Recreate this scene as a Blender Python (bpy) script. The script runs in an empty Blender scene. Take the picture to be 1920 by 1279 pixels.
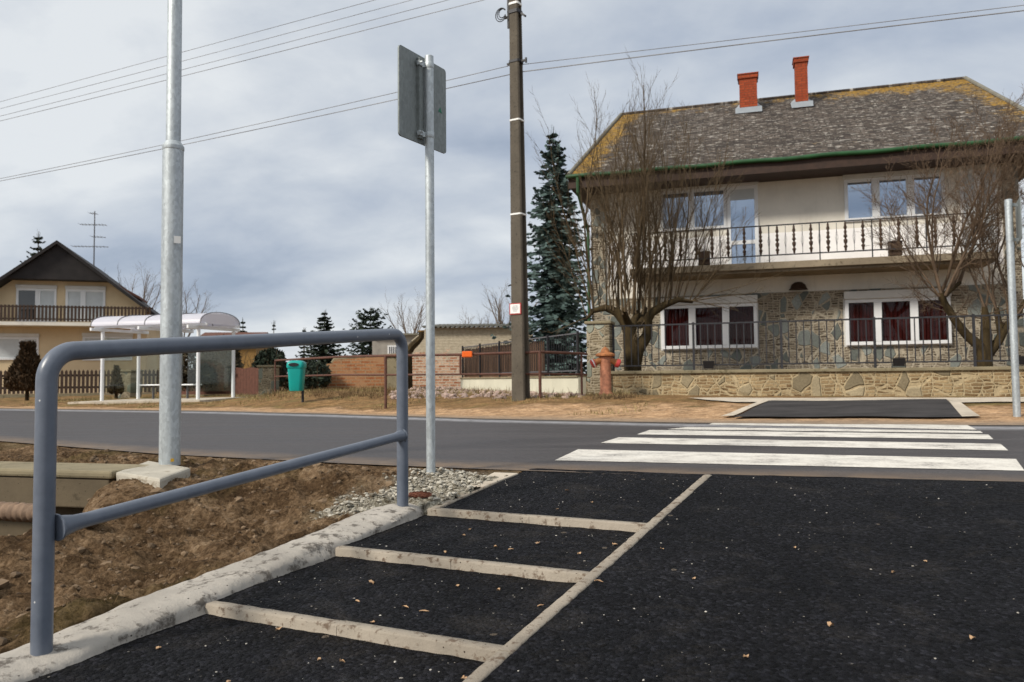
import bpy, bmesh, math, random
import numpy as np
from mathutils import Vector, Matrix, noise
R = math.radians
scn = bpy.context.scene
C = scn.collection
# ------------------------------------------------------------------ camera
W0, H0, FPX = 1920.0, 1279.0, 1480.0
CAM = Vector((0, 0, 0.65))
PITCH, ROLL = math.atan(72/FPX), 0.0095
Fv = Vector((0, math.cos(PITCH), math.sin(PITCH)))
U0 = Vector((0, -math.sin(PITCH), math.cos(PITCH)))
R0 = Vector((1, 0, 0))
Rv = R0*math.cos(ROLL) - U0*math.sin(ROLL)
Uv = R0*math.sin(ROLL) + U0*math.cos(ROLL)
cam_d = bpy.data.cameras.new('camera'); cam = bpy.data.objects.new('camera', cam_d); C.objects.link(cam)
cam_d.sensor_width = 36; cam_d.lens = 36*FPX/W0; cam_d.clip_start = .05; cam_d.clip_end = 3000
m = Matrix((( Rv.x, Uv.x, -Fv.x, CAM.x), (Rv.y, Uv.y, -Fv.y, CAM.y), (Rv.z, Uv.z, -Fv.z, CAM.z), (0, 0, 0, 1)))
cam.matrix_world = m
cam_d.dof.use_dof = True; cam_d.dof.focus_distance = 3.9; cam_d.dof.aperture_fstop = 5.0
scn.camera = cam
# ------------------------------------------------------------------ light
scn.view_settings.view_transform = 'Standard'; scn.view_settings.look = 'None'
scn.view_settings.exposure = 0.16; scn.view_settings.gamma = 1
SUN_EL, SUN_AZ = R(38), R(235)        # azimuth from +Y clockwise: behind the camera, to the left
sd = bpy.data.lights.new('sun', 'SUN'); sun = bpy.data.objects.new('sun', sd); C.objects.link(sun)
sd.energy = 3.6; sd.angle = R(10); sd.color = (1, .93, .82)
sdir = Vector((math.sin(SUN_AZ)*math.cos(SUN_EL), math.cos(SUN_AZ)*math.cos(SUN_EL), math.sin(SUN_EL)))
sun.rotation_euler = (-sdir).to_track_quat('-Z', 'Y').to_euler(); sun.location = (0, 0, 30)
world = bpy.data.worlds.new('World'); scn.world = world; world.use_nodes = True
def build_world():
    nt = world.node_tree; nt.nodes.clear(); n = nt.nodes; L = nt.links.new
    out = n.new('ShaderNodeOutputWorld'); sky = n.new('ShaderNodeTexSky')
    sky.sky_type = 'NISHITA'; sky.sun_disc = False; sky.sun_elevation = SUN_EL; sky.sun_rotation = SUN_AZ
    b1 = n.new('ShaderNodeBackground'); b1.inputs[1].default_value = .1; L(sky.outputs[0], b1.inputs[0])
    tc = n.new('ShaderNodeTexCoord'); sp = n.new('ShaderNodeSeparateXYZ'); L(tc.outputs['Generated'], sp.inputs[0])
    def M(op, a, b=None, c=None):
        k = n.new('ShaderNodeMath'); k.operation = op
        for i, v in enumerate((a, b, c)):
            if v is None: continue
            if isinstance(v, (int, float)): k.inputs[i].default_value = v
            else: L(v, k.inputs[i])
        return k.outputs[0]
    zz = M('ADD', M('MAXIMUM', sp.outputs[2], 0.0), .42)
    cb = n.new('ShaderNodeCombineXYZ'); L(M('DIVIDE', sp.outputs[0], zz), cb.inputs[0]); L(M('DIVIDE', sp.outputs[1], zz), cb.inputs[1])
    def noise_(scale, detail, rough, off, stretch=(1, 1, 1), dist=.6):
        mp = n.new('ShaderNodeMapping'); mp.inputs['Location'].default_value = off; mp.inputs['Scale'].default_value = stretch
        mp.inputs['Rotation'].default_value = (0, 0, R(12))
        L(cb.outputs[0], mp.inputs[0]); t = n.new('ShaderNodeTexNoise'); L(mp.outputs[0], t.inputs['Vector'])
        t.inputs['Scale'].default_value = scale; t.inputs['Detail'].default_value = detail; t.inputs['Roughness'].default_value = rough
        t.inputs['Distortion'].default_value = dist
        return t.outputs[0]
    big = noise_(1.5, 3, .5, (3.1, 1.7, 0), (.9, 1.25, 1), .3); fine = noise_(4.2, 7, .58, (7, 2, 0), (.85, 1.15, 1), .2)
    v = M('ADD', M('MULTIPLY', big, .74), M('MULTIPLY', fine, .33))
    # brighter low on the horizon and toward the upper left, where the cloud is thin
    left = M('ADD', M('MULTIPLY', sp.outputs[0], .01), M('MULTIPLY', M('MAXIMUM', M('SUBTRACT', sp.outputs[2], .16), 0), .34))
    v = M('ADD', v, left)
    hor = M('MULTIPLY', M('POWER', M('SUBTRACT', 1, M('MAXIMUM', sp.outputs[2], 0)), 12), .13)
    v = M('ADD', M('ADD', v, hor), .018)
    cr = n.new('ShaderNodeValToRGB'); L(v, cr.inputs[0]); e = cr.color_ramp.elements
    e[0].position = .43; e[0].color = (.30, .36, .46, 1); e[1].position = .70; e[1].color = (.72, .75, .775, 1)
    k = e.new(.51); k.color = (.41, .465, .555, 1); k = e.new(.60); k.color = (.545, .59, .65, 1)
    b2 = n.new('ShaderNodeBackground'); L(cr.outputs[0], b2.inputs[0]); b2.inputs[1].default_value = 1.0
    mx = n.new('ShaderNodeMixShader'); mx.inputs[0].default_value = .93
    L(b1.outputs[0], mx.inputs[1]); L(b2.outputs[0], mx.inputs[2]); L(mx.outputs[0], out.inputs[0])
build_world()
# ------------------------------------------------------------------ picture measurements -> places
def ray(px, py):
    return (Fv + Rv*((px-960)/FPX) + Uv*((H0/2-py)/FPX))
def at(px, py, Y):
    d = ray(px, py); return CAM + d*(Y/d.y)
def flat(px, py, z=0.0):
    d = ray(px, py); return CAM + d*((z-CAM.z)/d.z)
def tab(pts, z=0.0):
    w = [flat(a, b, z) for a, b in pts]; return [p.x for p in w], [p.y for p in w]
nx, ny = tab([(0, 826), (300, 850), (700, 870), (960, 880), (1330, 893), (1920, 908)])
fx, fy = tab([(0, 766), (400, 771), (640, 777), (900, 785), (1250, 792), (1500, 795), (1920, 797)])
def ext(xs, ys, L=60):
    sl = (ys[1]-ys[0])/(xs[1]-xs[0]); sr = (ys[-1]-ys[-2])/(xs[-1]-xs[-2])
    return [xs[0]-L]+xs+[xs[-1]+L], [ys[0]-sl*L]+ys+[ys[-1]-.28*L]
nx, ny = ext(nx, ny); fx, fy = ext(fx, fy)
def yn(x): return float(np.interp(x, nx, ny))
def yf(x): return float(np.interp(x, fx, fy))
def sm(t): t = max(0., min(1., t)); return t*t*(3-2*t)
def gz(x, y):
    t = y-yf(x)
    if t > 0:
        Rr = float(np.interp(x, [-14, -8.2, -6, -4.5, -3, 0, 2, 5, 12], [.08, .10, .34, .38, .32, .28, .30, .25, .22]))
        z = Rr*sm(t/3.4)+.10*sm((t-5)/8)*float(np.interp(x, [-4, 0], [1, 0]))
        return z
    return 0.0
def ground(px, py):
    d = ray(px, py); t = 3.0
    while t < 200:
        p = CAM+d*t
        if p.z < gz(p.x, p.y): return Vector((p.x, p.y, gz(p.x, p.y)))
        t += .02
    return p
# the sloping path: passes the rail's foot, rises 8 % toward the road
UP = Vector((.4446, .8957, 0)); UR = Vector((.8957, -.4446, 0))
RB = at(755, 948, 4.625); RF = at(78, 1218, 2.70)
PZ0 = RB.z
def pz(x, y): return PZ0+.0803*((x-RB.x)*UP.x+(y-RB.y)*UP.y)
def onP(px, py):
    d = ray(px, py); n = Vector((-.0803*UP.x, -.0803*UP.y, 1)); p0 = Vector((RB.x, RB.y, PZ0))
    return CAM+d*((p0-CAM).dot(n)/d.dot(n))
# ------------------------------------------------------------------ helpers
ORG = {}
class MB:
    def __init__(s): s.v = []; s.f = []; s.mi = []; s.att = None
    def add(s, vs, fs, mi=0):
        b = len(s.v); s.v += [tuple(p) for p in vs]; s.f += [tuple(i+b for i in f) for f in fs]; s.mi += [mi]*len(fs); return s
    def box(s, x0, x1, y0, y1, z0, z1, mi=0):
        return s.add([(x0,y0,z0),(x1,y0,z0),(x1,y1,z0),(x0,y1,z0),(x0,y0,z1),(x1,y0,z1),(x1,y1,z1),(x0,y1,z1)],
              [(0,3,2,1),(4,5,6,7),(0,1,5,4),(1,2,6,5),(2,3,7,6),(3,0,4,7)], mi)
    def obox(s, c, ax, ay, az, mi=0):      # centre and three half-axes
        c = Vector(c); ax = Vector(ax); ay = Vector(ay); az = Vector(az); p = []
        for k in (-1, 1):
            for i, j in ((-1,-1),(1,-1),(1,1),(-1,1)): p.append(c+ax*i+ay*j+az*k)
        return s.add(p, [(0,3,2,1),(4,5,6,7),(0,1,5,4),(1,2,6,5),(2,3,7,6),(3,0,4,7)], mi)
    def tube(s, pts, r, n=8, cap=True, mi=0):
        pts = [Vector(p) for p in pts]
        if not hasattr(r, '__len__'): r = [r]*len(pts)
        t0 = (pts[1]-pts[0]).normalized(); a = t0.orthogonal().normalized(); vs = []
        for i, p in enumerate(pts):
            t = (pts[min(i+1, len(pts)-1)]-pts[max(i-1, 0)])
            t = t.normalized() if t.length > 1e-9 else t0
            a = (a-t*a.dot(t)); a = a.normalized() if a.length > 1e-6 else t.orthogonal().normalized()
            b = t.cross(a)
            for k in range(n):
                w = 2*math.pi*k/n; vs.append(p+(a*math.cos(w)+b*math.sin(w))*r[i])
        fs = []
        for i in range(len(pts)-1):
            for k in range(n):
                k2 = (k+1) % n; fs.append((i*n+k, i*n+k2, (i+1)*n+k2, (i+1)*n+k))
        if cap: fs.append(tuple(range(n-1, -1, -1))); fs.append(tuple((len(pts)-1)*n+k for k in range(n)))
        return s.add(vs, fs, mi)
    def lathe(s, c, prof, n=16, mi=0, ax=None):   # prof = [(r,z)...]
        c = Vector(c); vs = []; fs = []
        for r, z in prof:
            for k in range(n):
                w = 2*math.pi*k/n; q = Vector((math.cos(w)*r, math.sin(w)*r, z))
                if ax is not None: q = ax @ q
                vs.append(c+q)
        for i in range(len(prof)-1):
            for k in range(n):
                k2 = (k+1) % n; fs.append((i*n+k, i*n+k2, (i+1)*n+k2, (i+1)*n+k))
        fs.append(tuple(range(n-1, -1, -1))); fs.append(tuple((len(prof)-1)*n+k for k in range(n)))
        return s.add(vs, fs, mi)
    def build(s, name, mat, parent=None, local=False, smooth=40, bevel=0):
        me = bpy.data.meshes.new(name); org = Vector((0, 0, 0))
        if parent is not None and not local: org = ORG.get(parent.name, Vector((0, 0, 0)))
        vs = s.v if org.length == 0 else [(v[0]-org.x, v[1]-org.y, v[2]-org.z) for v in s.v]
        me.from_pydata(vs, [], s.f)
        for mm in (mat if isinstance(mat, (list, tuple)) else [mat]): me.materials.append(mm)
        if any(s.mi): me.polygons.foreach_set('material_index', s.mi)
        if smooth:
            me.polygons.foreach_set('use_smooth', [True]*len(me.polygons)); me.set_sharp_from_angle(angle=R(smooth))
        if s.att:
            for k, vals in s.att.items():
                a = me.attributes.new(k, 'FLOAT', 'POINT'); a.data.foreach_set('value', vals)
        me.update()
        o = bpy.data.objects.new(name, me); C.objects.link(o)
        if parent is not None: o.parent = parent; ORG[o.name] = org
        if bevel:
            b = o.modifiers.new('bevel', 'BEVEL'); b.width = bevel; b.segments = 2; b.limit_method = 'ANGLE'
        return o
def tag(o, label=None, cat=None, group=None, kind=None):
    if label: o['label'] = label
    if cat: o['category'] = cat
    if group: o['group'] = group
    if kind: o['kind'] = kind
    return o
def empty(name, loc, label, cat, group=None, rz=0):
    o = bpy.data.objects.new(name, None); C.objects.link(o); o.location = loc; o.rotation_euler = (0, 0, rz)
    o.empty_display_size = .2; ORG[o.name] = Vector(loc); return tag(o, label, cat, group)
class Frame:          # a vertical facade plane: local x along it, local y into it
    def __init__(s, o, e): s.o = Vector(o); s.e = Vector(e).normalized(); s.i = Vector((-s.e.y, s.e.x, 0)); s.rz = math.atan2(s.e.y, s.e.x)
    def px(s, px, py, y=0.0):
        p0 = s.o+s.i*y; d = ray(px, py); p = CAM+d*((p0-CAM).dot(s.i)/d.dot(s.i)); q = p-s.o
        return q.dot(s.e), q.z
    def w(s, x, y, z): return s.o+s.e*x+s.i*y+Vector((0, 0, z))
# ---- materials
class NT:
    def __init__(s, name):
        s.m = bpy.data.materials.new(name); s.m.use_nodes = True; s.t = s.m.node_tree; s.n = s.t.nodes
        s.b = s.n['Principled BSDF']; s.out = s.n['Material Output']; s.co = None
    def L(s, a, b): s.t.links.new(a, b)
    def inp(s, node, i, v):
        if v is None: return
        if isinstance(v, bpy.types.NodeSocket): s.L(v, node.inputs[i])
        else: node.inputs[i].default_value = v
    def obj(s): return s.n.new('ShaderNodeTexCoord').outputs['Object']
    def pos(s): return s.n.new('ShaderNodeNewGeometry').outputs['Position']
    def mapp(s, v, scale=(1,1,1), loc=(0,0,0), rot=(0,0,0)):
        k = s.n.new('ShaderNodeMapping'); s.L(v, k.inputs[0]); k.inputs['Scale'].default_value = scale
        k.inputs['Location'].default_value = loc; k.inputs['Rotation'].default_value = rot; return k.outputs[0]
    def noise(s, v, scale, detail=4, rough=.55, dist=0):
        k = s.n.new('ShaderNodeTexNoise'); s.L(v, k.inputs['Vector']); k.inputs['Scale'].default_value = scale
        k.inputs['Detail'].default_value = detail; k.inputs['Roughness'].default_value = rough; k.inputs['Distortion'].default_value = dist
        return k.outputs[0]
    def voro(s, v, scale, feat='F1', rnd=1):
        k = s.n.new('ShaderNodeTexVoronoi'); k.feature = feat; s.L(v, k.inputs['Vector']); k.inputs['Scale'].default_value = scale
        k.inputs['Randomness'].default_value = rnd; return k
    def ramp(s, v, stops, interp='LINEAR'):
        k = s.n.new('ShaderNodeValToRGB'); s.L(v, k.inputs[0]); e = k.color_ramp.elements; k.color_ramp.interpolation = interp
        while len(e) < len(stops): e.new(.5)
        for i, (p, c) in enumerate(stops):
            e[i].position = p; c = (c, c, c) if isinstance(c, (int, float)) else c; e[i].color = (*c, 1)
        return k.outputs[0]
    def math(s, op, a, b=None, c=None):
        k = s.n.new('ShaderNodeMath'); k.operation = op; s.inp(k, 0, a); s.inp(k, 1, b); s.inp(k, 2, c); return k.outputs[0]
    def mix(s, f, a, b, mode='MIX'):
        k = s.n.new('ShaderNodeMix'); k.data_type = 'RGBA'; k.blend_type = mode
        def cc(v): return (*v, 1) if isinstance(v, tuple) and len(v) == 3 else v
        s.inp(k, 0, f); s.inp(k, 6, cc(a)); s.inp(k, 7, cc(b)); return k.outputs[2]
    def sep(s, v): k = s.n.new('ShaderNodeSeparateXYZ'); s.L(v, k.inputs[0]); return k.outputs
    def comb(s, x, y, z=0.0): k = s.n.new('ShaderNodeCombineXYZ'); s.inp(k, 0, x); s.inp(k, 1, y); s.inp(k, 2, z); return k.outputs[0]
    def attr(s, name): k = s.n.new('ShaderNodeAttribute'); k.attribute_name = name; return k.outputs['Fac']
    def bump(s, h, strength=.5, dist=.01, prev=None):
        k = s.n.new('ShaderNodeBump'); k.inputs['Strength'].default_value = strength; k.inputs['Distance'].default_value = dist
        s.L(h, k.inputs['Height'])
        if prev is not None: s.L(prev, k.inputs['Normal'])
        return k.outputs[0]
    def fin(s, col=None, rough=None, nor=None, metal=None, spec=None):
        if isinstance(col, tuple): col = (*col, 1)
        s.inp(s.b, 'Base Color', col); s.inp(s.b, 'Roughness', rough)
        if nor is not None: s.L(nor, s.b.inputs['Normal'])
        if metal is not None: s.inp(s.b, 'Metallic', metal)
        if spec is not None: s.inp(s.b, 'Specular IOR Level', spec)
        return s.m
def mul(c, k): return tuple(x*k for x in c)
def simple(name, col, rough=.6, var=.25, scale=6, bump=.15, bs=60, metal=0, spec=.4, bd=.004, stretch=(1,1,1)):
    t = NT(name); v = t.mapp(t.obj(), stretch); n1 = t.noise(v, scale, 5, .6); n2 = t.noise(v, bs, 3)
    col2 = t.ramp(n1, [(.3, mul(col, 1-var)), (.7, mul(col, 1+var))])
    return t.fin(col2, rough, t.bump(n2, bump, bd) if bump else None, metal, spec)
def m_new_asphalt():
    t = NT('new black asphalt'); v = t.pos()
    vo = t.voro(v, 72); vo2 = t.voro(v, 210); n1 = t.noise(v, 1.6, 6, .6); n2 = t.noise(v, 26, 4, .6)
    base = t.ramp(n1, [(.3, (.0028, .003, .0042)), (.72, (.0088, .0088, .0108))])
    g = t.ramp(t.sep(vo.outputs['Color'])[0], [(.0, .35), (.8, 1.5), (1, 3.4)])
    base = t.mix(1.0, base, g, 'MULTIPLY')
    spk = t.voro(v, 38); sel = t.math('GREATER_THAN', t.sep(spk.outputs['Color'])[0], .965); d = t.math('LESS_THAN', spk.outputs['Distance'], .17)
    cl = t.ramp(t.noise(v, 1.2, 5, .7), [(.38, .12), (.66, 1.0)])
    base = t.mix(t.math('MULTIPLY', t.math('MULTIPLY', sel, d), t.math('MULTIPLY', cl, .8)), base, (.34, .31, .27))
    spk2 = t.voro(v, 9); s2 = t.math('GREATER_THAN', t.sep(spk2.outputs['Color'])[1], .90); d2 = t.math('LESS_THAN', t.math('ADD', spk2.outputs['Distance'], t.math('MULTIPLY', n2, .25)), .24)
    base = t.mix(t.math('MULTIPLY', t.math('MULTIPLY', s2, d2), .45), base, (.20, .16, .12))
    dust = t.ramp(t.noise(v, 2.3, 8, .75, .6), [(.52, 0.0), (.78, .20)])
    base = t.mix(dust, base, (.14, .12, .10))
    h = t.math('ADD', t.math('MULTIPLY', vo.outputs['Distance'], -1.0), t.math('MULTIPLY', vo2.outputs['Distance'], -.35))
    nb = t.bump(h, 1.0, .012); nb = t.bump(n2, .35, .02, nb)
    return t.fin(base, t.ramp(t.sep(vo.outputs['Color'])[1], [(0, .60), (1, .95)]), nb, 0, .11)
def m_road():
    t = NT('worn road asphalt'); v = t.pos(); vo = t.voro(v, 110)
    st = t.mapp(v, (.25, 2.6, 1), (0, 0, 0), (0, 0, R(17)))
    n1 = t.noise(st, 1.3, 6, .6); n2 = t.noise(v, 4, 6, .65)
    c = t.ramp(n1, [(.3, (.033, .029, .030)), (.5, (.048, .043, .044)), (.72, (.072, .066, .067))])
    g = t.ramp(t.sep(vo.outputs['Color'])[0], [(0, .7), (1, 1.35)]); c = t.mix(1.0, c, g, 'MULTIPLY')
    # pale dust and mud along the near edge, dry grit along the far edge
    dn = t.attr('near'); df = t.attr('far')
    mud = t.math('MULTIPLY', t.ramp(dn, [(.18, .95), (.62, 0.0)]), t.ramp(n2, [(.35, .35), (.58, 1.0)]))
    c = t.mix(mud, c, (.155, .108, .070))
    wet = t.math('MULTIPLY', t.ramp(df, [(.28, 0.0), (.42, .9), (.62, .75), (.9, 0.0)]), t.ramp(n2, [(.34, .35), (.58, 1.0)]))
    c = t.mix(wet, c, (.33, .33, .345))
    gr = t.math('MULTIPLY', t.ramp(df, [(.0, .8), (.3, 0.0)]), t.ramp(n2, [(.4, .3), (.6, 1.0)]))
    c = t.mix(gr, c, (.20, .165, .13))
    return t.fin(c, t.ramp(n1, [(.3, .5), (.7, .75)]), t.bump(vo.outputs['Distance'], .5, .006), 0, .4)
def m_paint():
    t = NT('worn white road paint'); v = t.pos(); n = t.noise(v, 3.2, 8, .7); f = t.noise(v, 45, 4, .7)
    w = t.math('ADD', t.math('MULTIPLY', n, .65), t.math('MULTIPLY', f, .35))
    c = t.ramp(w, [(.36, (.14, .13, .125)), (.42, (.46, .43, .39)), (.52, (.68, .645, .58)), (.62, (.76, .73, .67))]); tr = t.noise(t.mapp(v, (.3, 1.6, 1), (0, 0, 0), (0, 0, R(17))), 1.4, 5, .6); c = t.mix(t.ramp(tr, [(.5, 0.0), (.7, .38)]), c, (.30, .28, .26))
    return t.fin(c, .6, t.bump(f, .3, .004), 0, .4)
def m_concrete(name, col=(.42, .40, .37), stain=(.16, .145, .12), sc=9, pores=True, th=.56):
    t = NT(name); v = t.obj(); n = t.noise(v, sc, 7, .7); f = t.noise(v, 90, 4, .7); b = t.noise(v, 2.2, 5, .6)
    c = t.ramp(b, [(.35, mul(col, .82)), (.65, mul(col, 1.12))])
    c = t.mix(t.ramp(n, [(th, 0.0), (th+.09, .85)]), c, stain)
    if pores:
        p = t.voro(v, 42); pp = t.math('MULTIPLY', t.math('LESS_THAN', p.outputs['Distance'], .14), t.math('GREATER_THAN', t.sep(p.outputs['Color'])[0], .75))
        c = t.mix(pp, c, mul(stain, .35))
    nb = t.bump(f, .5, .004); nb = t.bump(n, .6, .012, nb)
    return t.fin(c, .88, nb, 0, .25)
def m_soil():
    t = NT('clodded brown soil'); v = t.pos(); n = t.noise(v, 3.0, 8, .68); f = t.noise(v, 38, 6, .7); g = t.noise(v, 1.1, 5, .6)
    w = t.math('ADD', t.math('MULTIPLY', n, .6), t.math('MULTIPLY', f, .4))
    c = t.ramp(w, [(.34, (.022, .012, .006)), (.46, (.088, .053, .027)), (.55, (.20, .130, .074)), (.68, (.42, .31, .20))])
    c = t.mix(t.ramp(g, [(.52, 0.0), (.66, .45)]), c, (.085, .070, .022))
    gv = t.attr('gravel'); vo = t.voro(v, 55)
    gc = t.mix(1.0, t.ramp(t.sep(vo.outputs['Color'])[0], [(0, (.16, .14, .10)), (1, (.48, .45, .37))]), t.ramp(f, [(.3, .6), (.6, 1.1)]), 'MULTIPLY')
    c = t.mix(t.math('MULTIPLY', gv, t.ramp(f, [(.35, .55), (.5, 1.0)])), c, gc)
    vq = t.voro(v, 24); nb = t.bump(t.math('MULTIPLY', vq.outputs['Distance'], -1), .8, .03); nb = t.bump(f, 1.0, .035, nb)
    return t.fin(c, .97, nb, 0, .1)
def m_verge():
    t = NT('dry verge with short grass'); v = t.pos(); d = t.attr('dist')
    st = t.mapp(v, (1, 2.2, 1), (0,0,0), (0, 0, R(17)))
    n = t.noise(st, 1.5, 8, .65); f = t.noise(v, 22, 6, .7); g = t.noise(st, .8, 5, .6, .4)
    f = t.math('ADD', t.math('MULTIPLY', f, .6), t.math('MULTIPLY', t.noise(st, 5, 6, .75), .4)); sand = t.ramp(f, [(.3, (.17, .098, .048)), (.5, (.36, .225, .125)), (.7, (.54, .385, .245))])
    gras = t.ramp(f, [(.3, (.075, .042, .018)), (.5, (.185, .108, .046)), (.7, (.36, .235, .115))])
    grn = t.ramp(f, [(.3, (.05, .045, .014)), (.7, (.16, .14, .045))])
    gr = t.mix(t.ramp(g, [(.52, 0.0), (.64, .7)]), gras, grn); gr = t.mix(t.math('MULTIPLY', t.ramp(d, [(.15, 1.0), (.55, .0)]), t.ramp(n, [(.40, 0.0), (.52, .8)])), gr, (.115, .072, .038))
    w = t.math('ADD', t.ramp(d, [(.25, 0.0), (.75, .62)]), t.math('MULTIPLY', n, .62))
    c = t.mix(t.ramp(w, [(.44, 0.0), (.56, 1.0)]), sand, gr)
    bl = t.noise(st, 3.4, 8, .78, .5); c = t.mix(1.0, c, t.ramp(bl, [(.36, .50), (.5, 1.0), (.64, 1.45)]), 'MULTIPLY'); c = t.mix(t.ramp(t.noise(v, 8, 6, .8), [(.60, 0.0), (.66, .55)]), c, (.065, .042, .022))
    c = t.mix(t.math('MULTIPLY', t.ramp(d, [(.03, .7), (.16, 0.0)]), 1.0), c, (.23, .19, .15))
    return t.fin(c, .97, t.bump(f, .8, .03), 0, .15)
def m_stone(name, tint, big_frac=.5, sc=1.9, row=.062):
    t = NT(name); q = t.sep(t.obj()); v0 = t.comb(q[0], q[2], 0.0)
    wv = t.n.new('ShaderNodeTexNoise'); t.L(v0, wv.inputs['Vector']); wv.inputs['Scale'].default_value = 3
    va = t.n.new('ShaderNodeVectorMath'); va.operation = 'MULTIPLY_ADD'; t.L(wv.outputs['Color'], va.inputs[0]); va.inputs[1].default_value = (.12, .12, 0); t.L(v0, va.inputs[2])
    v = va.outputs[0]; vs = t.mapp(v, (1.15, .9, 1))
    vo = t.voro(vs, sc, 'F1', .85); ve = t.voro(vs, sc, 'DISTANCE_TO_EDGE', .85)
    sel = t.math('GREATER_THAN', t.sep(vo.outputs['Color'])[0], 1-big_frac)
    slab = t.ramp(t.sep(vo.outputs['Color'])[1], [(0, mul(tint[0], .7)), (.5, tint[0]), (1, tint[1])])
    br = t.n.new('ShaderNodeTexBrick'); t.L(v, br.inputs['Vector']); br.inputs['Scale'].default_value = 1
    br.inputs['Brick Width'].default_value = .24; br.inputs['Row Height'].default_value = row; br.inputs['Mortar Size'].default_value = .012
    br.inputs['Mortar Smooth'].default_value = .3; br.offset = .43; br.squash = .7; br.squash_frequency = 3
    br.inputs['Color1'].default_value = (*tint[2], 1); br.inputs['Color2'].default_value = (*tint[3], 1); br.inputs['Mortar'].default_value = (*tint[4], 1)
    c = t.mix(sel, br.outputs['Color'], slab)
    ed = t.ramp(ve.outputs['Distance'], [(.025, 1.0), (.07, 0.0)]); c = t.mix(ed, c, tint[4])
    f = t.noise(v, 26, 6, .7); gg = t.noise(v, 1.2, 4, .6)
    c = t.mix(1.0, c, t.ramp(f, [(.3, .72), (.7, 1.3)]), 'MULTIPLY'); c = t.mix(1.0, c, t.ramp(gg, [(.3, .8), (.7, 1.2)]), 'MULTIPLY')
    h = t.math('MULTIPLY', t.math('SUBTRACT', 1, ed), t.math('MAXIMUM', sel, t.math('SUBTRACT', 1, br.outputs['Fac'])))
    nb = t.bump(h, .9, .03); nb = t.bump(f, .4, .01, nb)
    return t.fin(c, .9, nb, 0, .2)
def m_brick(name, c1, c2, mo, w=.25, h=.075, plaster=None, pl=(.5, .6), mort=.012):
    t = NT(name); q = t.sep(t.obj()); v = t.comb(t.math('ADD', q[0], q[1]), q[2], 0.0)
    br = t.n.new('ShaderNodeTexBrick'); t.L(v, br.inputs['Vector']); br.inputs['Scale'].default_value = 1
    br.inputs['Brick Width'].default_value = w; br.inputs['Row Height'].default_value = h; br.inputs['Mortar Size'].default_value = mort
    br.inputs['Color1'].default_value = (*c1, 1); br.inputs['Color2'].default_value = (*c2, 1); br.inputs['Mortar'].default_value = (*mo, 1)
    f = t.noise(v, 18, 6, .7); g = t.noise(v, 1.5, 6, .65, .3)
    c = t.mix(1.0, br.outputs['Color'], t.ramp(f, [(.3, .65), (.7, 1.35)]), 'MULTIPLY'); c = t.mix(t.ramp(t.noise(v, 2.6, 7, .75), [(.55, 0.0), (.68, .6 if plaster else .3)]), c, mul(c1, .35))
    if plaster: c = t.mix(t.ramp(g, [(pl[0], 0.0), (pl[1], 1.0)]), c, t.mix(f, mul(plaster, .75), mul(plaster, 1.15)))
    return t.fin(c, .92, t.bump(br.outputs['Fac'], -.5, .01), 0, .2)
def m_galv(name, col=(.46, .50, .52), rough=.48, metal=.55):
    t = NT(name); v = t.obj(); vo = t.voro(t.mapp(v, (1, 1, .6)), 60); n = t.noise(t.mapp(v, (1, 1, .12)), 14, 5, .6); p = t.noise(v, 5, 6, .7)
    c = t.mix(1.0, t.ramp(t.sep(vo.outputs['Color'])[0], [(0, mul(col, .85)), (1, mul(col, 1.1))]), t.ramp(n, [(.3, .82), (.7, 1.15)]), 'MULTIPLY')
    c = t.mix(t.ramp(p, [(.62, 0.0), (.72, .5)]), c, mul(col, .5))
    return t.fin(c, t.ramp(n, [(.3, rough-.08), (.7, rough+.12)]), t.bump(n, .1, .003), metal, .5)
def m_railpaint():
    t = NT('blue grey gloss paint'); v = t.obj(); n = t.noise(v, 14, 6, .65); f = t.noise(v, 160, 3)
    c = t.ramp(n, [(.3, (.098, .116, .150)), (.7, (.130, .150, .190))])
    ch = t.voro(v, 22); c = t.mix(t.math('MULTIPLY', t.math('LESS_THAN', ch.outputs['Distance'], .09), t.math('GREATER_THAN', t.sep(ch.outputs['Color'])[0], .80)), c, (.5, .5, .5))
    return t.fin(c, t.ramp(n, [(.3, .30), (.7, .46)]), t.bump(f, .10, .002), 0, .5)
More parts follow.
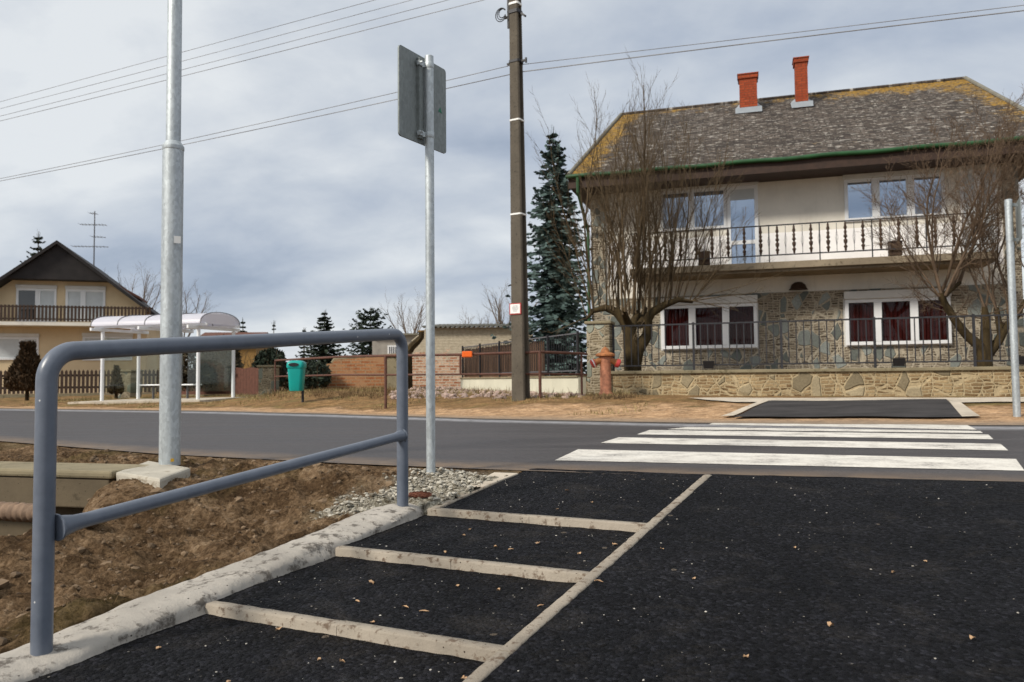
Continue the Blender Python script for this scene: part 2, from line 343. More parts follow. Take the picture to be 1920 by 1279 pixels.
def m_roof():
    t = NT('lichened slate roof'); q = t.sep(t.obj()); v = t.comb(q[0], t.math('MULTIPLY', q[1], 1.25), 0.0)
    br = t.n.new('ShaderNodeTexBrick'); t.L(v, br.inputs['Vector']); br.inputs['Scale'].default_value = 1
    br.inputs['Brick Width'].default_value = .30; br.inputs['Row Height'].default_value = .17; br.inputs['Mortar Size'].default_value = .012
    br.inputs['Color1'].default_value = (.034, .027, .023, 1); br.inputs['Color2'].default_value = (.085, .068, .056, 1); br.inputs['Mortar'].default_value = (.022, .019, .017, 1)
    f = t.noise(v, 12, 6, .7); st = t.mapp(v, (1, 2.1, 1)); s1 = t.noise(st, 2.6, 6, .7)
    c = t.mix(1.0, br.outputs['Color'], t.ramp(f, [(.3, .6), (.7, 1.4)]), 'MULTIPLY')
    s2 = t.noise(t.mapp(v, (1.3, 2.6, 1)), 3.4, 5, .8)
    s0 = t.noise(t.mapp(v, (.7, 1.7, 1)), 1.3, 7, .7); c = t.mix(t.ramp(s0, [(.60, 0.0), (.70, .65)]), c, (.40, .38, .35)); c = t.mix(t.ramp(s1, [(.57, 0.0), (.66, .75)]), c, (.38, .35, .31)); c = t.mix(t.ramp(s2, [(.57, 0.0), (.62, .85)]), c, (.48, .45, .40))
    o = t.math('ADD', t.attr('lichen'), t.math('MULTIPLY', t.math('SUBTRACT', t.noise(v, 1.5, 8, .74), .5), 2.6))
    oc = t.ramp(f, [(.3, (.08, .045, .014)), (.50, (.26, .145, .022)), (.72, (.46, .28, .04))])
    c = t.mix(t.math('MULTIPLY', t.ramp(o, [(.34, 0.0), (.80, .95)]), t.ramp(t.noise(v, 6, 6, .75), [(.38, .35), (.55, 1.0)])), c, oc)
    c = t.mix(t.ramp(br.outputs['Fac'], [(.2, 0.0), (.8, .6)]), c, (.03, .026, .022))
    return t.fin(c, .92, t.bump(br.outputs['Fac'], -.7, .02), 0, .2)
def m_plaster(name, col, dirt=(.30, .26, .20)):
    t = NT(name); q = t.obj(); n = t.noise(q, 1.0, 7, .65); f = t.noise(q, 55, 4, .7); d = t.noise(t.mapp(q, (3, 3, .5)), 1.3, 6, .7)
    c = t.ramp(n, [(.3, mul(col, .88)), (.7, mul(col, 1.08))]); c = t.mix(t.ramp(d, [(.56, 0.0), (.78, .35)]), c, dirt)
    return t.fin(c, .92, t.bump(f, .4, .006), 0, .2)
def m_bark(name, a, b):
    t = NT(name); v = t.mapp(t.obj(), (1, 1, .25)); n = t.noise(v, 16, 6, .7)
    return t.fin(t.ramp(n, [(.3, a), (.7, b)]), .95, t.bump(n, .8, .02), 0, .15)
def m_leaf(name, a, b, sc=2.5):
    t = NT(name); n = t.noise(t.obj(), sc, 5, .7); r = t.n.new('ShaderNodeNewGeometry').outputs['Random Per Island']
    w = t.math('ADD', t.math('MULTIPLY', n, .5), t.math('MULTIPLY', r, .5))
    return t.fin(t.ramp(w, [(.2, a), (.8, b)]), .8, None, 0, .25)
def m_vault():
    t = NT('milky roof sheet'); a = t.n.new('ShaderNodeBsdfTranslucent'); a.inputs[0].default_value = (.82, .82, .88, 1); t.fin((.74, .74, .80), .35, None, 0, .4)
    mx = t.n.new('ShaderNodeMixShader'); mx.inputs[0].default_value = .5; t.L(t.b.outputs[0], mx.inputs[1]); t.L(a.outputs[0], mx.inputs[2]); t.L(mx.outputs[0], t.out.inputs[0]); return t.m
def m_glass(name, tint=(.75, .85, .82), mixf=.22):
    t = NT(name); g = t.n.new('ShaderNodeBsdfGlossy'); g.inputs['Roughness'].default_value = .03; tr = t.n.new('ShaderNodeBsdfTransparent'); tr.inputs[0].default_value = (*tint, 1)
    mx = t.n.new('ShaderNodeMixShader'); mx.inputs[0].default_value = mixf; t.L(tr.outputs[0], mx.inputs[1]); t.L(g.outputs[0], mx.inputs[2]); t.L(mx.outputs[0], t.out.inputs[0]); return t.m
M = dict(
 asphalt=m_new_asphalt(), road=m_road(), paint=m_paint(), soil=m_soil(), verge=m_verge(),
 kerb=m_concrete('rough poured concrete', (.37, .34, .30), (.075, .063, .052), 13, True, .525), edging=m_concrete('edging concrete', (.30, .26, .21), (.10, .065, .042), 24, True, .53),
 slab=m_concrete('old concrete slab', (.23, .195, .125), (.09, .075, .04), 7), foot=m_concrete('pale footing concrete', (.40, .37, .31), (.22, .18, .13), 9),
 pavement=m_concrete('pale pavement concrete', (.48, .42, .34), (.30, .25, .19), 3, False), pole=m_concrete('aged pole concrete', (.105, .090, .070), (.035, .030, .024), 24),
 galv=m_galv('galvanised steel'), galvd=m_galv('sign back steel', (.20, .225, .225), .55, .2), rail=m_railpaint(),
 housestone=m_stone('grey green stone cladding', ((.15, .165, .15), (.26, .28, .26), (.085, .066, .045), (.29, .24, .175), (.37, .325, .25)), .30, 3.6),
 wallstone=m_stone('warm stone cladding', ((.25, .205, .13), (.36, .30, .195), (.15, .092, .043), (.38, .28, .155), (.385, .305, .185)), .28, 3.3, .066),
 pillarstone=m_stone('pillar stone', ((.22, .235, .19), (.36, .38, .32), (.11, .085, .05), (.27, .22, .14), (.33, .28, .20)), .35, 3.6, .05),
 plaster=m_plaster('off white plaster', (.73, .69, .61)), balc=m_concrete('stained balcony concrete', (.25, .205, .145), (.10, .08, .05), 7, False), yellow=m_plaster('ochre plaster', (.66, .52, .335), (.40, .29, .16)),
 cream=m_brick('cream plaster over brick', (.42, .17, .075), (.60, .34, .20), (.55, .46, .36), .27, .09, (.50, .43, .32), (.30, .34)),
 rubble=m_brick('exposed rough brick', (.42, .14, .055), (.62, .42, .28), (.50, .40, .30), .28, .09, (.55, .48, .38), (.60, .66)),
 brickwall=m_brick('orange brick wall', (.29, .095, .036), (.42, .20, .09), (.33, .22, .13), .30, .10, (.40, .22, .115), (.46, .58), .018),
 chimney=m_brick('red chimney brick', (.24, .045, .018), (.31, .062, .024), (.15, .05, .028), .25, .075, None, mort=.008),
 roof=m_roof(), white=simple('white window frame', (.72, .73, .74), .4, .04, 3, .05), whitepaint=simple('white shelter paint', (.74, .76, .78), .4, .06, 3, .05),
 shutterbox=simple('shutter box', (.62, .61, .58), .5, .08, 2, .05), darkwood=simple('dark stained timber', (.045, .024, .014), .7, .35, 9, .4, 40, stretch=(6, 6, 1)),
 soffit=simple('brown soffit boards', (.036, .018, .011), .7, .3, 8, .4, 30), blackwood=simple('black stained boards', (.014, .011, .011), .75, .4, 3, .3, 20),
 green=simple('green gutter paint', (.013, .062, .018), .45, .3, 4, .1), iron=simple('dark iron', (.022, .022, .026), .55, .3, 12, .2), grayiron=simple('grey iron', (.10, .10, .11), .5, .3, 12, .2),
 rust=simple('rusty pipe paint', (.10, .042, .028), .75, .35, 14, .4), curtain=simple('dark red curtain', (.10, .012, .010), .85, .4, 5, .1, stretch=(8, 8, .4)),
 pane=NT('window pane').fin((.02, .022, .025), .03, None, 0, .9), skypane=NT('upper window pane').fin((.50, .57, .66), .04, None, .75, .9),  # skypane: pale blue of the reflected sky is put into the base colour
 lace=simple('pale blind', (.52, .55, .56), .6, .08, 3, .05), teal=simple('teal plastic bin', (.0, .29, .26), .42, .1, 4, .05), black=simple('black plastic', (.012, .012, .014), .45, .2, 6, .1),
 hydrant=simple('weathered red hydrant', (.42, .175, .10), .6, .38, 12, .4, 50), hydcap=simple('rusty ochre cap', (.34, .13, .045), .7, .35, 14, .4), red=simple('red paint', (.42, .045, .04), .45, .1, 9, .05),
 bark=m_bark('brown bark', (.048, .034, .021), (.155, .112, .066)), twig=m_bark('reddish twigs', (.065, .044, .030), (.155, .108, .072)), greytwig=m_bark('grey brown twigs', (.11, .09, .075), (.22, .18, .15)),
 mossbark=m_bark('dark mossy bark', (.020, .015, .010), (.075, .052, .022)),
 spruce=m_leaf('blue green spruce needles', (.020, .036, .032), (.12, .18, .17)), pine=m_leaf('dark conifer needles', (.008, .013, .009), (.035, .05, .030)),
 thuja=m_leaf('rust brown thuja', (.022, .014, .006), (.070, .038, .016), 4), bush=m_leaf('dark undergrowth', (.015, .014, .008), (.09, .07, .04), 3), vault=m_vault(),
 glass=m_glass('shelter glass', (.84, .88, .86), .05), orange=simple('orange tape', (.80, .13, .01), .6, .1, 5, .1), stone=m_leaf('pale stones', (.14, .12, .09), (.50, .47, .40), 9), clod=m_leaf('soil clods', (.045, .028, .015), (.21, .145, .088), 9),
 grass=m_leaf('dry grass blades', (.10, .085, .025), (.36, .28, .13), 1.2), leaf=m_leaf('dry leaf', (.22, .10, .04), (.52, .36, .22), 60), grit=m_leaf('grit', (.16, .14, .12), (.55, .52, .47), 60),
 reed=simple('brown reed mat', (.11, .062, .036), .9, .4, 22, .7, 60, stretch=(9, 9, .5)), eternit=simple('grey corrugated sheet', (.16, .15, .12), .8, .25, 5, .2), brownroof=simple('brown tiles', (.11, .045, .03), .8, .3, 9, .3),
 ochre=simple('ochre boarding', (.26, .15, .045), .8, .35, 12, .4, 30, stretch=(5, 5, .6)), flash=simple('pale zinc flashing', (.24, .265, .29), .5, .1, 5, .05), rusttape=simple('pipe lagging', (.19, .125, .082), .8, .35, 14, .5, 40),
 plinth=m_plaster('peeling pale plinth', (.58, .56, .45), (.20, .17, .08)), label=simple('white sign face', (.78, .78, .76), .5, .03, 3, 0), ink=simple('grey print', (.30, .31, .33), .6, .05, 3, 0), blue=simple('blue sign face', (.02, .08, .42), .4, .05, 3, 0),
 greenmark=simple('green sticker', (.0, .15, .075), .5, .05, 3, 0), yellowpaint=simple('ochre paint mark', (.6, .35, .03), .6, .1, 5, 0), cone=simple('dried cone', (.11, .035, .018), .8, .3, 30, .3))
# ================================================================== setting
def SR(s, r, z=None, dz=0.0):
    p = RB+UP*s+UR*r; return Vector((p.x, p.y, (PZ0+.0803*s if z is None else z)+dz))
def A(s): return min(PZ0-.03+.0803*s, .004)
def sr_of(x, y): return ((x-RB.x)*UP.x+(y-RB.y)*UP.y, (x-RB.x)*UR.x+(y-RB.y)*UR.y)
def grid_mesh(name, xs, ys, fz, mat, attrs=None, skip=None, parent=None):
    nxx, nyy = len(xs), len(ys); v = []; at_ = {k: [] for k in (attrs or {})}
    for y in ys:
        for x in xs:
            p = fz(x, y); v.append(p)
            for k in at_: at_[k].append(attrs[k](p[0], p[1]))
    f = [(j*nxx+i, j*nxx+i+1, (j+1)*nxx+i+1, (j+1)*nxx+i) for j in range(nyy-1) for i in range(nxx-1)]
    if skip: f = [q for q in f if not skip(v[q[0]], v[q[2]])]
    mb = MB(); mb.v = v; mb.f = f; mb.mi = [0]*len(f); mb.att = at_ or None
    return mb.build(name, mat, parent, smooth=180)
def fr(a, b, st): return list(np.arange(a, b, st))
# base ground sheet to the horizon, lower than every detailed patch
def g_under(x, y):
    if y > yf(x): z = gz(x, y)-.05
    elif y > yn(x)-.3: z = -.05
    elif -10 < x < 13 and y > -3: z = -1.6
    else: z = -.45
    return (x, y, z)
gx = fr(-900, -60, 60)+fr(-60, -14, 3)+fr(-14, 15, .6)+fr(15, 60, 3)+fr(60, 901, 60)
gy = fr(-900, -60, 60)+fr(-60, -6, 4)+fr(-6, 30, .4)+fr(30, 90, 5)+fr(90, 1600, 100)
tag(grid_mesh('ground', gx, gy, g_under, M['verge'], {'dist': lambda x, y: min(1, max(0, (y-yf(x))/5))}), kind='structure')
# road
xs = fr(-60, -14, 1.0)+fr(-14, 14, .2)+fr(14, 60, 1.0); v = []; an = []; af = []; K = 24
for j in range(K+1):
    for x in xs:
        a, b = yn(x)-.05, yf(x)+.12; y = a+(b-a)*j/K; v.append((x, y, 0.0)); an.append((y-a)/1.0); af.append((b-y)/1.5)
mb = MB(); L_ = len(xs); mb.v = v; mb.f = [(j*L_+i, j*L_+i+1, (j+1)*L_+i+1, (j+1)*L_+i) for j in range(K) for i in range(L_-1)]; mb.mi = [0]*len(mb.f); mb.att = {'near': an, 'far': af}
road = tag(mb.build('road', M['road'], smooth=180), kind='structure')
# zebra: five stripes; corners read off the photo on the road plane
ZL = [((1040, 863), (1084, 842.5)), ((1126, 830.5), (1160, 820)), ((1194, 814.5), (1218, 806.2)), ((1250, 804.8), (1290, 800.6)), ((1328, 796), (1345, 790.5))]
ZR = [((1921, 882.5), (1905, 860.5)), ((1890.5, 844.5), (1876, 832)), ((1862.5, 823.5), (1853, 814.5)), ((1843, 812), (1838, 808)), ((1831, 805.5), (1813, 796.5))]
for (a, b), (c, d) in zip(ZL, ZR):
    p = [flat(*q, .004) for q in (a, c, d, b)]; mb = MB(); n = 60; vs = []
    for k in range(n+1):
        t = k/n; lo = p[0].lerp(p[1], t); hi = p[3].lerp(p[2], t)
        w = noise.noise(Vector((t*40, p[0].y, 0)))*.008; vs += [(lo.x, lo.y+w, .004), (hi.x, hi.y-w, .004)]
    mb.add(vs, [(2*k, 2*k+2, 2*k+3, 2*k+1) for k in range(n)])
    mb.build('zebra_stripe', M['paint'], road, smooth=0)
# far verge
M['padasphalt'] = simple('dusty pad asphalt', (.030, .027, .027), .9, .6, 2.2, .5, 70, stretch=(.5, 2, 1))
vx = fr(-34, -14, .25)+fr(-14, 14, .12)+fr(14, 34, .3); v = []; ds = []; TT = fr(-.10, 6, .1)+fr(6, 22, .5); L_ = len(vx)
for t in TT:
    for x in vx:
        y = yf(x)+t+.12*noise.noise(Vector((x*.9, 3, 0))); k = sm(t/.8)
        z = gz(x, y)+.006+k*(.045*noise.noise(Vector((x*1.1, y*1.7, 0)))+.018*noise.noise(Vector((x*5, y*6, 2))))*(1 if x < 2.5 else .35)
        v.append((x, y, max(z, .003 if t > 0 else -.02))); ds.append(max(0, t)/float(np.interp(x, [-3, 1], [2.2, 5])))
mb = MB(); mb.v = v; mb.f = [(j*L_+i, j*L_+i+1, (j+1)*L_+i+1, (j+1)*L_+i) for j in range(len(TT)-1) for i in range(L_-1)]; mb.mi = [0]*len(mb.f); mb.att = {'dist': ds}
tag(mb.build('verge', M['verge'], smooth=180), kind='structure')
def vz(x, y): return gz(x, y)+.006+.045*noise.noise(Vector((x*1.1, y*1.7, 0)))*sm((y-yf(x))/.8)*(1 if x < 2.5 else .35)
def patch(name, quad, off, mat, n=24, kind='structure'):
    p = [ground(*q) for q in quad]; v = []
    for j in range(n+1):
        for i in range(n+1):
            a = p[0].lerp(p[1], i/n); b = p[3].lerp(p[2], i/n); c = a.lerp(b, j/n); v.append((c.x, c.y, vz(c.x, c.y)+off+.012))
    mb = MB(); mb.add(v, [(j*(n+1)+i, j*(n+1)+i+1, (j+1)*(n+1)+i+1, (j+1)*(n+1)+i) for j in range(n) for i in range(n)])
    return tag(mb.build(name, mat, smooth=180), kind=kind)
patch('pavement', [(1378, 758), (2150, 757), (2150, 747), (1290, 749)], .012, M['pavement'], 40)
patch('path_pad', [(1375, 787), (1805, 787), (1774, 752.5), (1446, 755.5)], .022, M['padasphalt'], 30)
patch('path_border', [(1804, 787), (1838, 786), (1790, 752.3), (1775, 752.5)], .026, M['pavement'], 10)
patch('path_edge', [(1352, 785), (1374, 785), (1446, 755), (1436, 754.6)], .028, M['pavement'], 10)
# near side soil with the ditch; real clods
DC = Vector((-3.1, 5.42)); DD = Vector((-.958, .286)); DN = Vector((.286, .958))
LF = flat(290, 890, 0)
def zd(x, y, fine=True):
    s, r = sr_of(x, y); q = -r
    t = yn(x)-y; base = -.01-.02*sm(t/.6)
    side = PZ0-.045+.0803*min(s, .6); k = sm((t-.25)/1.3); base = base*(1-k)+min(side, -.03)*k
    a = (x-DC.x)*DD.x+(y-DC.y)*DD.y; b = (x-DC.x)*DN.x+(y-DC.y)*DN.y
    w = sm((a+.12)/.22)
    prof = math.exp(-(b/.60)**2) if b < 0 else math.exp(-(b/.28)**2)*(1-w)+w*(1 if b < .9 else math.exp(-((b-.9)/.15)**2))
    z = base-.62*prof*sm((a+.70)/.75)
    z -= .13*math.exp(-((q-1.1)/.65)**2)*sm((t-.6)/1.2)
    z += .05*sm((q-.12)/.1)*math.exp(-((q-.3)/.22)**2)*sm(-s/1.0)
    if r > -.16 and s < .16: z = min(z, PZ0-.16+.0803*s)
    if s >= .1 and -.3 < r: z = max(z, min(PZ0-.028+.0803*s, -.004)) if r < .15 else z
    m_ = sm(t/.5+.1)
    if fine and m_ > 0:
        v = Vector((x, y, z*.7))
        nz = m_*(.055*noise.noise(v*2.6)+.055*noise.noise(v*6+Vector((3, 1, 0)))*(1 if s < .3 or q > .9 else .5)
             +(.05 if s < .3 or q > .9 else .02)*(noise.voronoi(v*8)[0][0]**.5-.4)*-.55+.036*abs(noise.noise(v*15))+.026*noise.noise(v*30)+.012*noise.noise(v*75))
    else: nz = 0
    wq = math.exp(-(((x-LF.x)**2+(y-LF.y)**2)/.56**2)**2); z = z*(1-wq)-.040*wq+nz*(1-.55*wq)
    return z
def gravel(x, y):
    s, r = sr_of(x, y); a = sm((s+.22-.1*r)/.32+.35*noise.noise(Vector((x*3, y*3, 0))))*sm((r+.72)/.40+.6*noise.noise(Vector((x*4, y*4, 5))))
    return a*sm((yn(x)-y)/.5)
dx = fr(-9, -4.6, .09)+fr(-4.6, .35, .021)+[.35, .6]; dy = fr(-3, 1.6, .2)+fr(1.6, 7.4, .021)+fr(7.4, 14, .10)
def dskip(a, b):
    s, r = sr_of(a[0], a[1]); return (r > .10 and s < .12) or a[1] > yn(a[0])+.03 or r > .16
tag(grid_mesh('soil_bank', dx, dy, lambda x, y: (x, y, zd(x, y)), M['soil'], {'gravel': gravel}, dskip), kind='structure')
# path: ramp on the right of the dividing strip, three landings on the left of it
def sheet(name, s0, s1, r0, r1, fz, mat, n=(40, 40), wob=0.0, parent=None, clip=True):
    v = []
    for j in range(n[1]+1):
        for i in range(n[0]+1):
            s = s0+(s1-s0)*j/n[1]; r = r0+(r1-r0)*i/n[0]; p = RB+UP*s+UR*r
            if clip and p.y > yn(p.x)+.05: p.y = yn(p.x)+.05+.03*noise.noise(Vector((p.x*6, 1, 1)))
            z = fz(s)+.004*noise.noise(Vector((p.x*5, p.y*5, 0)))+.003*noise.noise(Vector((p.x*17, p.y*17, 0)))
            v.append((p.x, p.y, z))
    mb = MB(); w = n[0]+1; mb.add(v, [(j*w+i, j*w+i+1, (j+1)*w+i+1, (j+1)*w+i) for j in range(n[1]) for i in range(n[0])])
    return tag(mb.build(name, mat, parent, smooth=180), kind='structure')
sheet('ramp', -6.0, 5.6, 1.455, 10.0, lambda s: A(s)+.004, M['asphalt'], (60, 90))
KS = [-2.37, -1.555, -.755, .075]
for i, s0 in enumerate(KS):
    s1 = KS[i+1] if i < 3 else 2.2
    top = A(s0+.055)-.004; end = A(s1)-.036 if i < 3 else .006
    sheet('landing', s0+.05, s1+(.01 if i < 3 else 0), .10 if i < 3 else .18, 1.43, (lambda s, s0=s0, s1=s1, top=top, end=end: top+(end-top)*min(1, (s-s0-.05)/(min(s1, 1.4)-s0-.05))), M['asphalt'], (30, 20))
sheet('landing', -6.0, -2.36, .10, 1.43, lambda s: A(-2.37)-.036+(s+2.37)*.05, M['asphalt'], (10, 10), clip=False)
# kerbs
def strip(mb, s0, s1, r0, r1, h, zf, n=30, jag=.004, blocks=1.0, along='s', seed=0):
    L = (s1-s0) if along == 's' else (r1-r0); nb = max(1, round(L/blocks)); rnd = random.Random(seed)
    for b in range(nb):
        t0, t1 = b/nb, (b+1)/nb; g = .0011/L; m_ = max(3, int(n/nb)); vs = []; dz = rnd.uniform(-.002, .002)
        for k in range(m_+1):
            t = t0+g+(t1-t0-2*g)*k/m_
            j0 = jag*noise.noise(Vector((t*L*18, seed, 0))); j1 = jag*noise.noise(Vector((t*L*18, seed, 9)))
            if along == 's': pts = [(s0+t*L, r0+j0), (s0+t*L, r1+j1)]
            else: pts = [(s0+j0, r0+t*L), (s1+j1, r0+t*L)]
            (a, b_), (c, d) = pts; pa = SR(a, b_); pc = SR(c, d); zt = zf(a if along == 's' else (s0+s1)/2, (b_+d)/2)+dz
            ch = .006; e = (pc-pa); e.z = 0; e.normalize()
            vs += [(pa.x, pa.y, zt-h), (pa.x, pa.y, zt-ch), (pa.x+e.x*ch, pa.y+e.y*ch, zt), (pc.x-e.x*ch, pc.y-e.y*ch, zt), (pc.x, pc.y, zt-ch), (pc.x, pc.y, zt-h)]
        fs = [(6*k+i, 6*k+i+1, 6*(k+1)+i+1, 6*(k+1)+i) for k in range(m_) for i in range(5)]
        fs += [(0, 1, 2, 3, 4, 5), tuple(6*m_+i for i in (5, 4, 3, 2, 1, 0))]; mb.add(vs, fs)
names = ['concrete edging strip of the nearest step, long pale front face, bottom of the photo', 'concrete edging strip of the lowest step fully in view, wide pale front face',
         'concrete edging strip of the middle step, between the two other step edgings', 'concrete edging strip of the top step, farthest from the camera below the sign post']
for i, s0 in enumerate(KS):
    if i == 0: continue
    mb = MB(); strip(mb, s0, s0+.058, .12, 1.43, .16, lambda s, r: A(s)+.002, 110, .0045, .66, 'r', i)
    tag(mb.build('step_edging', M['edging'], smooth=50), names[i], 'step edging', 'edging strips of the ramp steps')
mb = MB(); strip(mb, -5.5, 1.40, 1.428, 1.482, .15, lambda s, r: A(s)+.010, 260, .005, .98, 's', 7)
tag(mb.build('dividing_strip', M['edging'], smooth=50), 'long narrow concrete strip dividing the stepped path from the smooth black ramp', 'edging strip')
mb = MB(); strip(mb, .09, .86, .125, .175, .15, lambda s, r: A(s)+.006, 40, .006, 5, 's', 8)
tag(mb.build('gravel_edging', M['edging'], smooth=50), 'short narrow concrete edging between the gravel and the top black landing', 'edging strip')
mb = MB(); v = [onP(*q) for q in ((878, 904), (907, 905.5), (972, 881), (926, 879.5))]; v = [Vector((a.x, a.y, A(sr_of(a.x, a.y)[0])+.008)) for a in v]
mb.add([tuple(a) for a in v]+[(a.x, a.y, -.09) for a in v], [(0, 1, 2, 3), (0, 4, 5, 1), (1, 5, 6, 2), (2, 6, 7, 3), (3, 7, 4, 0)])
tag(mb.build('paving_slab', M['pavement'], smooth=0, bevel=.006), 'small sandy concrete slab lying beside the road at the top of the stepped path', 'paving slab')
# hand-poured curb under the rail: rounded, uneven section
prof = [(-.175, -.30), (-.168, -.07), (-.152, -.015), (-.12, .0), (-.07, .004), (-.02, .004), (.03, .001), (.068, -.006), (.092, -.014), (.106, -.028), (.112, -.045), (.118, -.062), (.124, -.08), (.128, -.30)]
ss = fr(-5.2, .17, .012); v = []; npf = len(prof)
for s in ss:
    endk = sm((.19-s)/.25)
    for i, (r, z) in enumerate(prof):
        q = Vector((s*1.0, r*4, 0)); wv = .020*noise.noise(q*1.5)+.008*noise.noise(q*6)+(.006*noise.noise(Vector((s*30, i*.9, 3)))+.006*noise.noise(Vector((s*65, i*.7, 8))) if i > 6 else 0)
        rr = r*(.45+.55*endk)+wv*(1 if i else .2)+(.02*noise.noise(Vector((s*4, 5, i*.4))) if i > 7 else 0)
        zz = z+(.012*noise.noise(q*2.2+Vector((9, 0, 0)))+.006*noise.noise(q*14)+(.005*noise.noise(Vector((s*45, i*1.1, 1))) if i > 5 else 0) if 0 < i < npf-1 else 0)-.03*(1-endk)
        v.append(SR(s, rr, None, zz))
mb = MB(); mb.add(v, [(j*npf+i, (j+1)*npf+i, (j+1)*npf+i+1, j*npf+i+1) for j in range(len(ss)-1) for i in range(npf-1)])
n0 = (len(ss)-1)*npf; mb.add([v[n0+i] for i in range(npf)], [tuple(range(npf))])
tag(mb.build('poured_curb', M['kerb'], smooth=70), 'rough whitish poured concrete curb carrying the blue grey handrail', 'concrete curb')
# scattered stones, clods, grit (nobody could count them)
def rock(mb, c, r, rnd, flat_=.6, sub=0):
    t = (1+5**.5)/2; vs = [(-1,t,0),(1,t,0),(-1,-t,0),(1,-t,0),(0,-1,t),(0,1,t),(0,-1,-t),(0,1,-t),(t,0,-1),(t,0,1),(-t,0,-1),(-t,0,1)]
    fs = [(0,11,5),(0,5,1),(0,1,7),(0,7,10),(0,10,11),(1,5,9),(5,11,4),(11,10,2),(10,7,6),(7,1,8),(3,9,4),(3,4,2),(3,2,6),(3,6,8),(3,8,9),(4,9,5),(2,4,11),(6,2,10),(8,6,7),(9,8,1)]
    rot = Matrix.Rotation(rnd.uniform(0, 6.3), 3, 'Z') @ Matrix.Rotation(rnd.uniform(0, 6.3), 3, 'X')
    sc = Vector((rnd.uniform(.7, 1.3), rnd.uniform(.7, 1.3), flat_*rnd.uniform(.7, 1.2)))
    out = []
    for p in vs:
        q = rot @ (Vector(p)*(r/1.9*rnd.uniform(.72, 1.2))); out.append((c[0]+q.x*sc.x, c[1]+q.y*sc.y, c[2]+q.z*sc.z))
    mb.add(out, fs)
rnd = random.Random(4)
mb = MB()
for _ in range(8500):
    s = rnd.uniform(-.5, 1.3); r = rnd.uniform(-1.0, .14); p = SR(s, r)
    if p.y > yn(p.x)-.02: continue
    if gravel(p.x, p.y) < rnd.uniform(.1, .9): continue
    if math.hypot(p.x-RB.x, p.y-RB.y) < .05: continue
    if r > .1 and s > .85 or (-.2 < r and s < .2): continue
    R_ = rnd.choice([.004, .005, .007, .009, .012, .018]); rock(mb, (p.x, p.y, zd(p.x, p.y)+R_*.25), R_, rnd)
tag(mb.build('gravel', M['stone'], smooth=0), 'pale gravel spread round the foot of the sign post', 'gravel', kind='stuff')
mb = MB()
for _ in range(3800):
    x = rnd.uniform(-5.5, -.3); y = rnd.uniform(1.8, 7.6); s, r = sr_of(x, y)
    if r > -.22 or y > yn(x)-.12: continue
    if gravel(x, y) > .6: continue
    R_ = .006*math.exp(abs(rnd.gauss(0, .75))); R_ = min(R_, .045); rock(mb, (x, y, zd(x, y)-R_*.08), R_, rnd, .8)
tag(mb.build('soil_clods', M['clod'], smooth=0), 'loose clods of soil over the dug bank', 'soil clods', kind='stuff')
mb = MB()
for _ in range(1300):
    x = rnd.uniform(-1.2, 4.5); y = rnd.uniform(1.9, 5.6); s, r = sr_of(x, y)
    if y > yn(x)-.02 or r < .16: continue
    if 1.42 < r < 1.5: continue
    if r > 1.5 and rnd.random() < .62: continue
    if r < 1.43:
        zz = None
        for i, s0 in enumerate(KS):
            s1 = KS[i+1] if i < 3 else 1.4
            if s0+.07 < s < s1-.01:
                top = A(s0+.055)-.004; end = A(s1)-.036 if i < 3 else .006; zz = top+(end-top)*(s-s0-.05)/(s1-s0-.05)
        if zz is None: continue
    else: zz = A(s)+.004
    R_ = rnd.choice([.0014, .0018, .002, .0025, .003, .005]); rock(mb, (x, y, zz+R_*.4), R_, rnd)
tag(mb.build('grit', M['grit'], smooth=0), 'pale grit scattered over the black asphalt', 'grit', kind='stuff')
# fallen leaves, each its own object, on the landings and ramp
def leaf_mesh(seed):
    rr = random.Random(seed); mb = MB(); n = 9; vs = [(0, 0, rr.uniform(.001, .004))]
    for k in range(n):
        w = 2*math.pi*k/n; q = .017*(1+.5*math.cos(w))*rr.uniform(.7, 1.15); vs.append((q*math.cos(w)*1.3, q*math.sin(w)*.75, rr.uniform(.0, .007)))
    mb.add(vs, [(0, 1+k, 1+(k+1) % n) for k in range(n)]); mb.add([(v[0], v[1], v[2]-.0012) for v in vs], [(0, 1+(k+1) % n, 1+k) for k in range(n)])
    me = mb.build('fallen_leaf', M['leaf'], smooth=0); return me
prot = [leaf_mesh(i) for i in range(5)]; used = set()
def land_z(s, r):
    if r > 1.49: return A(s)+.004
    for i, s0 in enumerate(KS):
        s1 = KS[i+1] if i < 3 else 1.4
        if s0+.065 < s < s1-.02: top = A(s0+.055)-.004; end = A(s1)-.036 if i < 3 else .006; return top+(end-top)*(s-s0-.05)/(s1-s0-.05)
    return None
LP = [(672, 1110), (700, 1072), (756, 1119), (860, 1074), (935, 1082), (1010, 1001), (1150, 1000), (1195, 1000), (1160, 1021), (928, 1010), (960, 1015), (1085, 1022), (430, 1253), (465, 1262), (600, 1206), (640, 1210), (870, 1237), (1824, 1183), (1674, 1063), (1490, 1018), (1735, 1043), (700, 1150), (790, 1127), (1044, 945), (1110, 932), (1062, 912), (880, 975), (1010, 1113), (1240, 1020), (1560, 1160), (300, 1190), (520, 1150), (1118, 1080), (836, 1023), (900, 1240), (870, 988), (1300, 1075), (1400, 1220)]
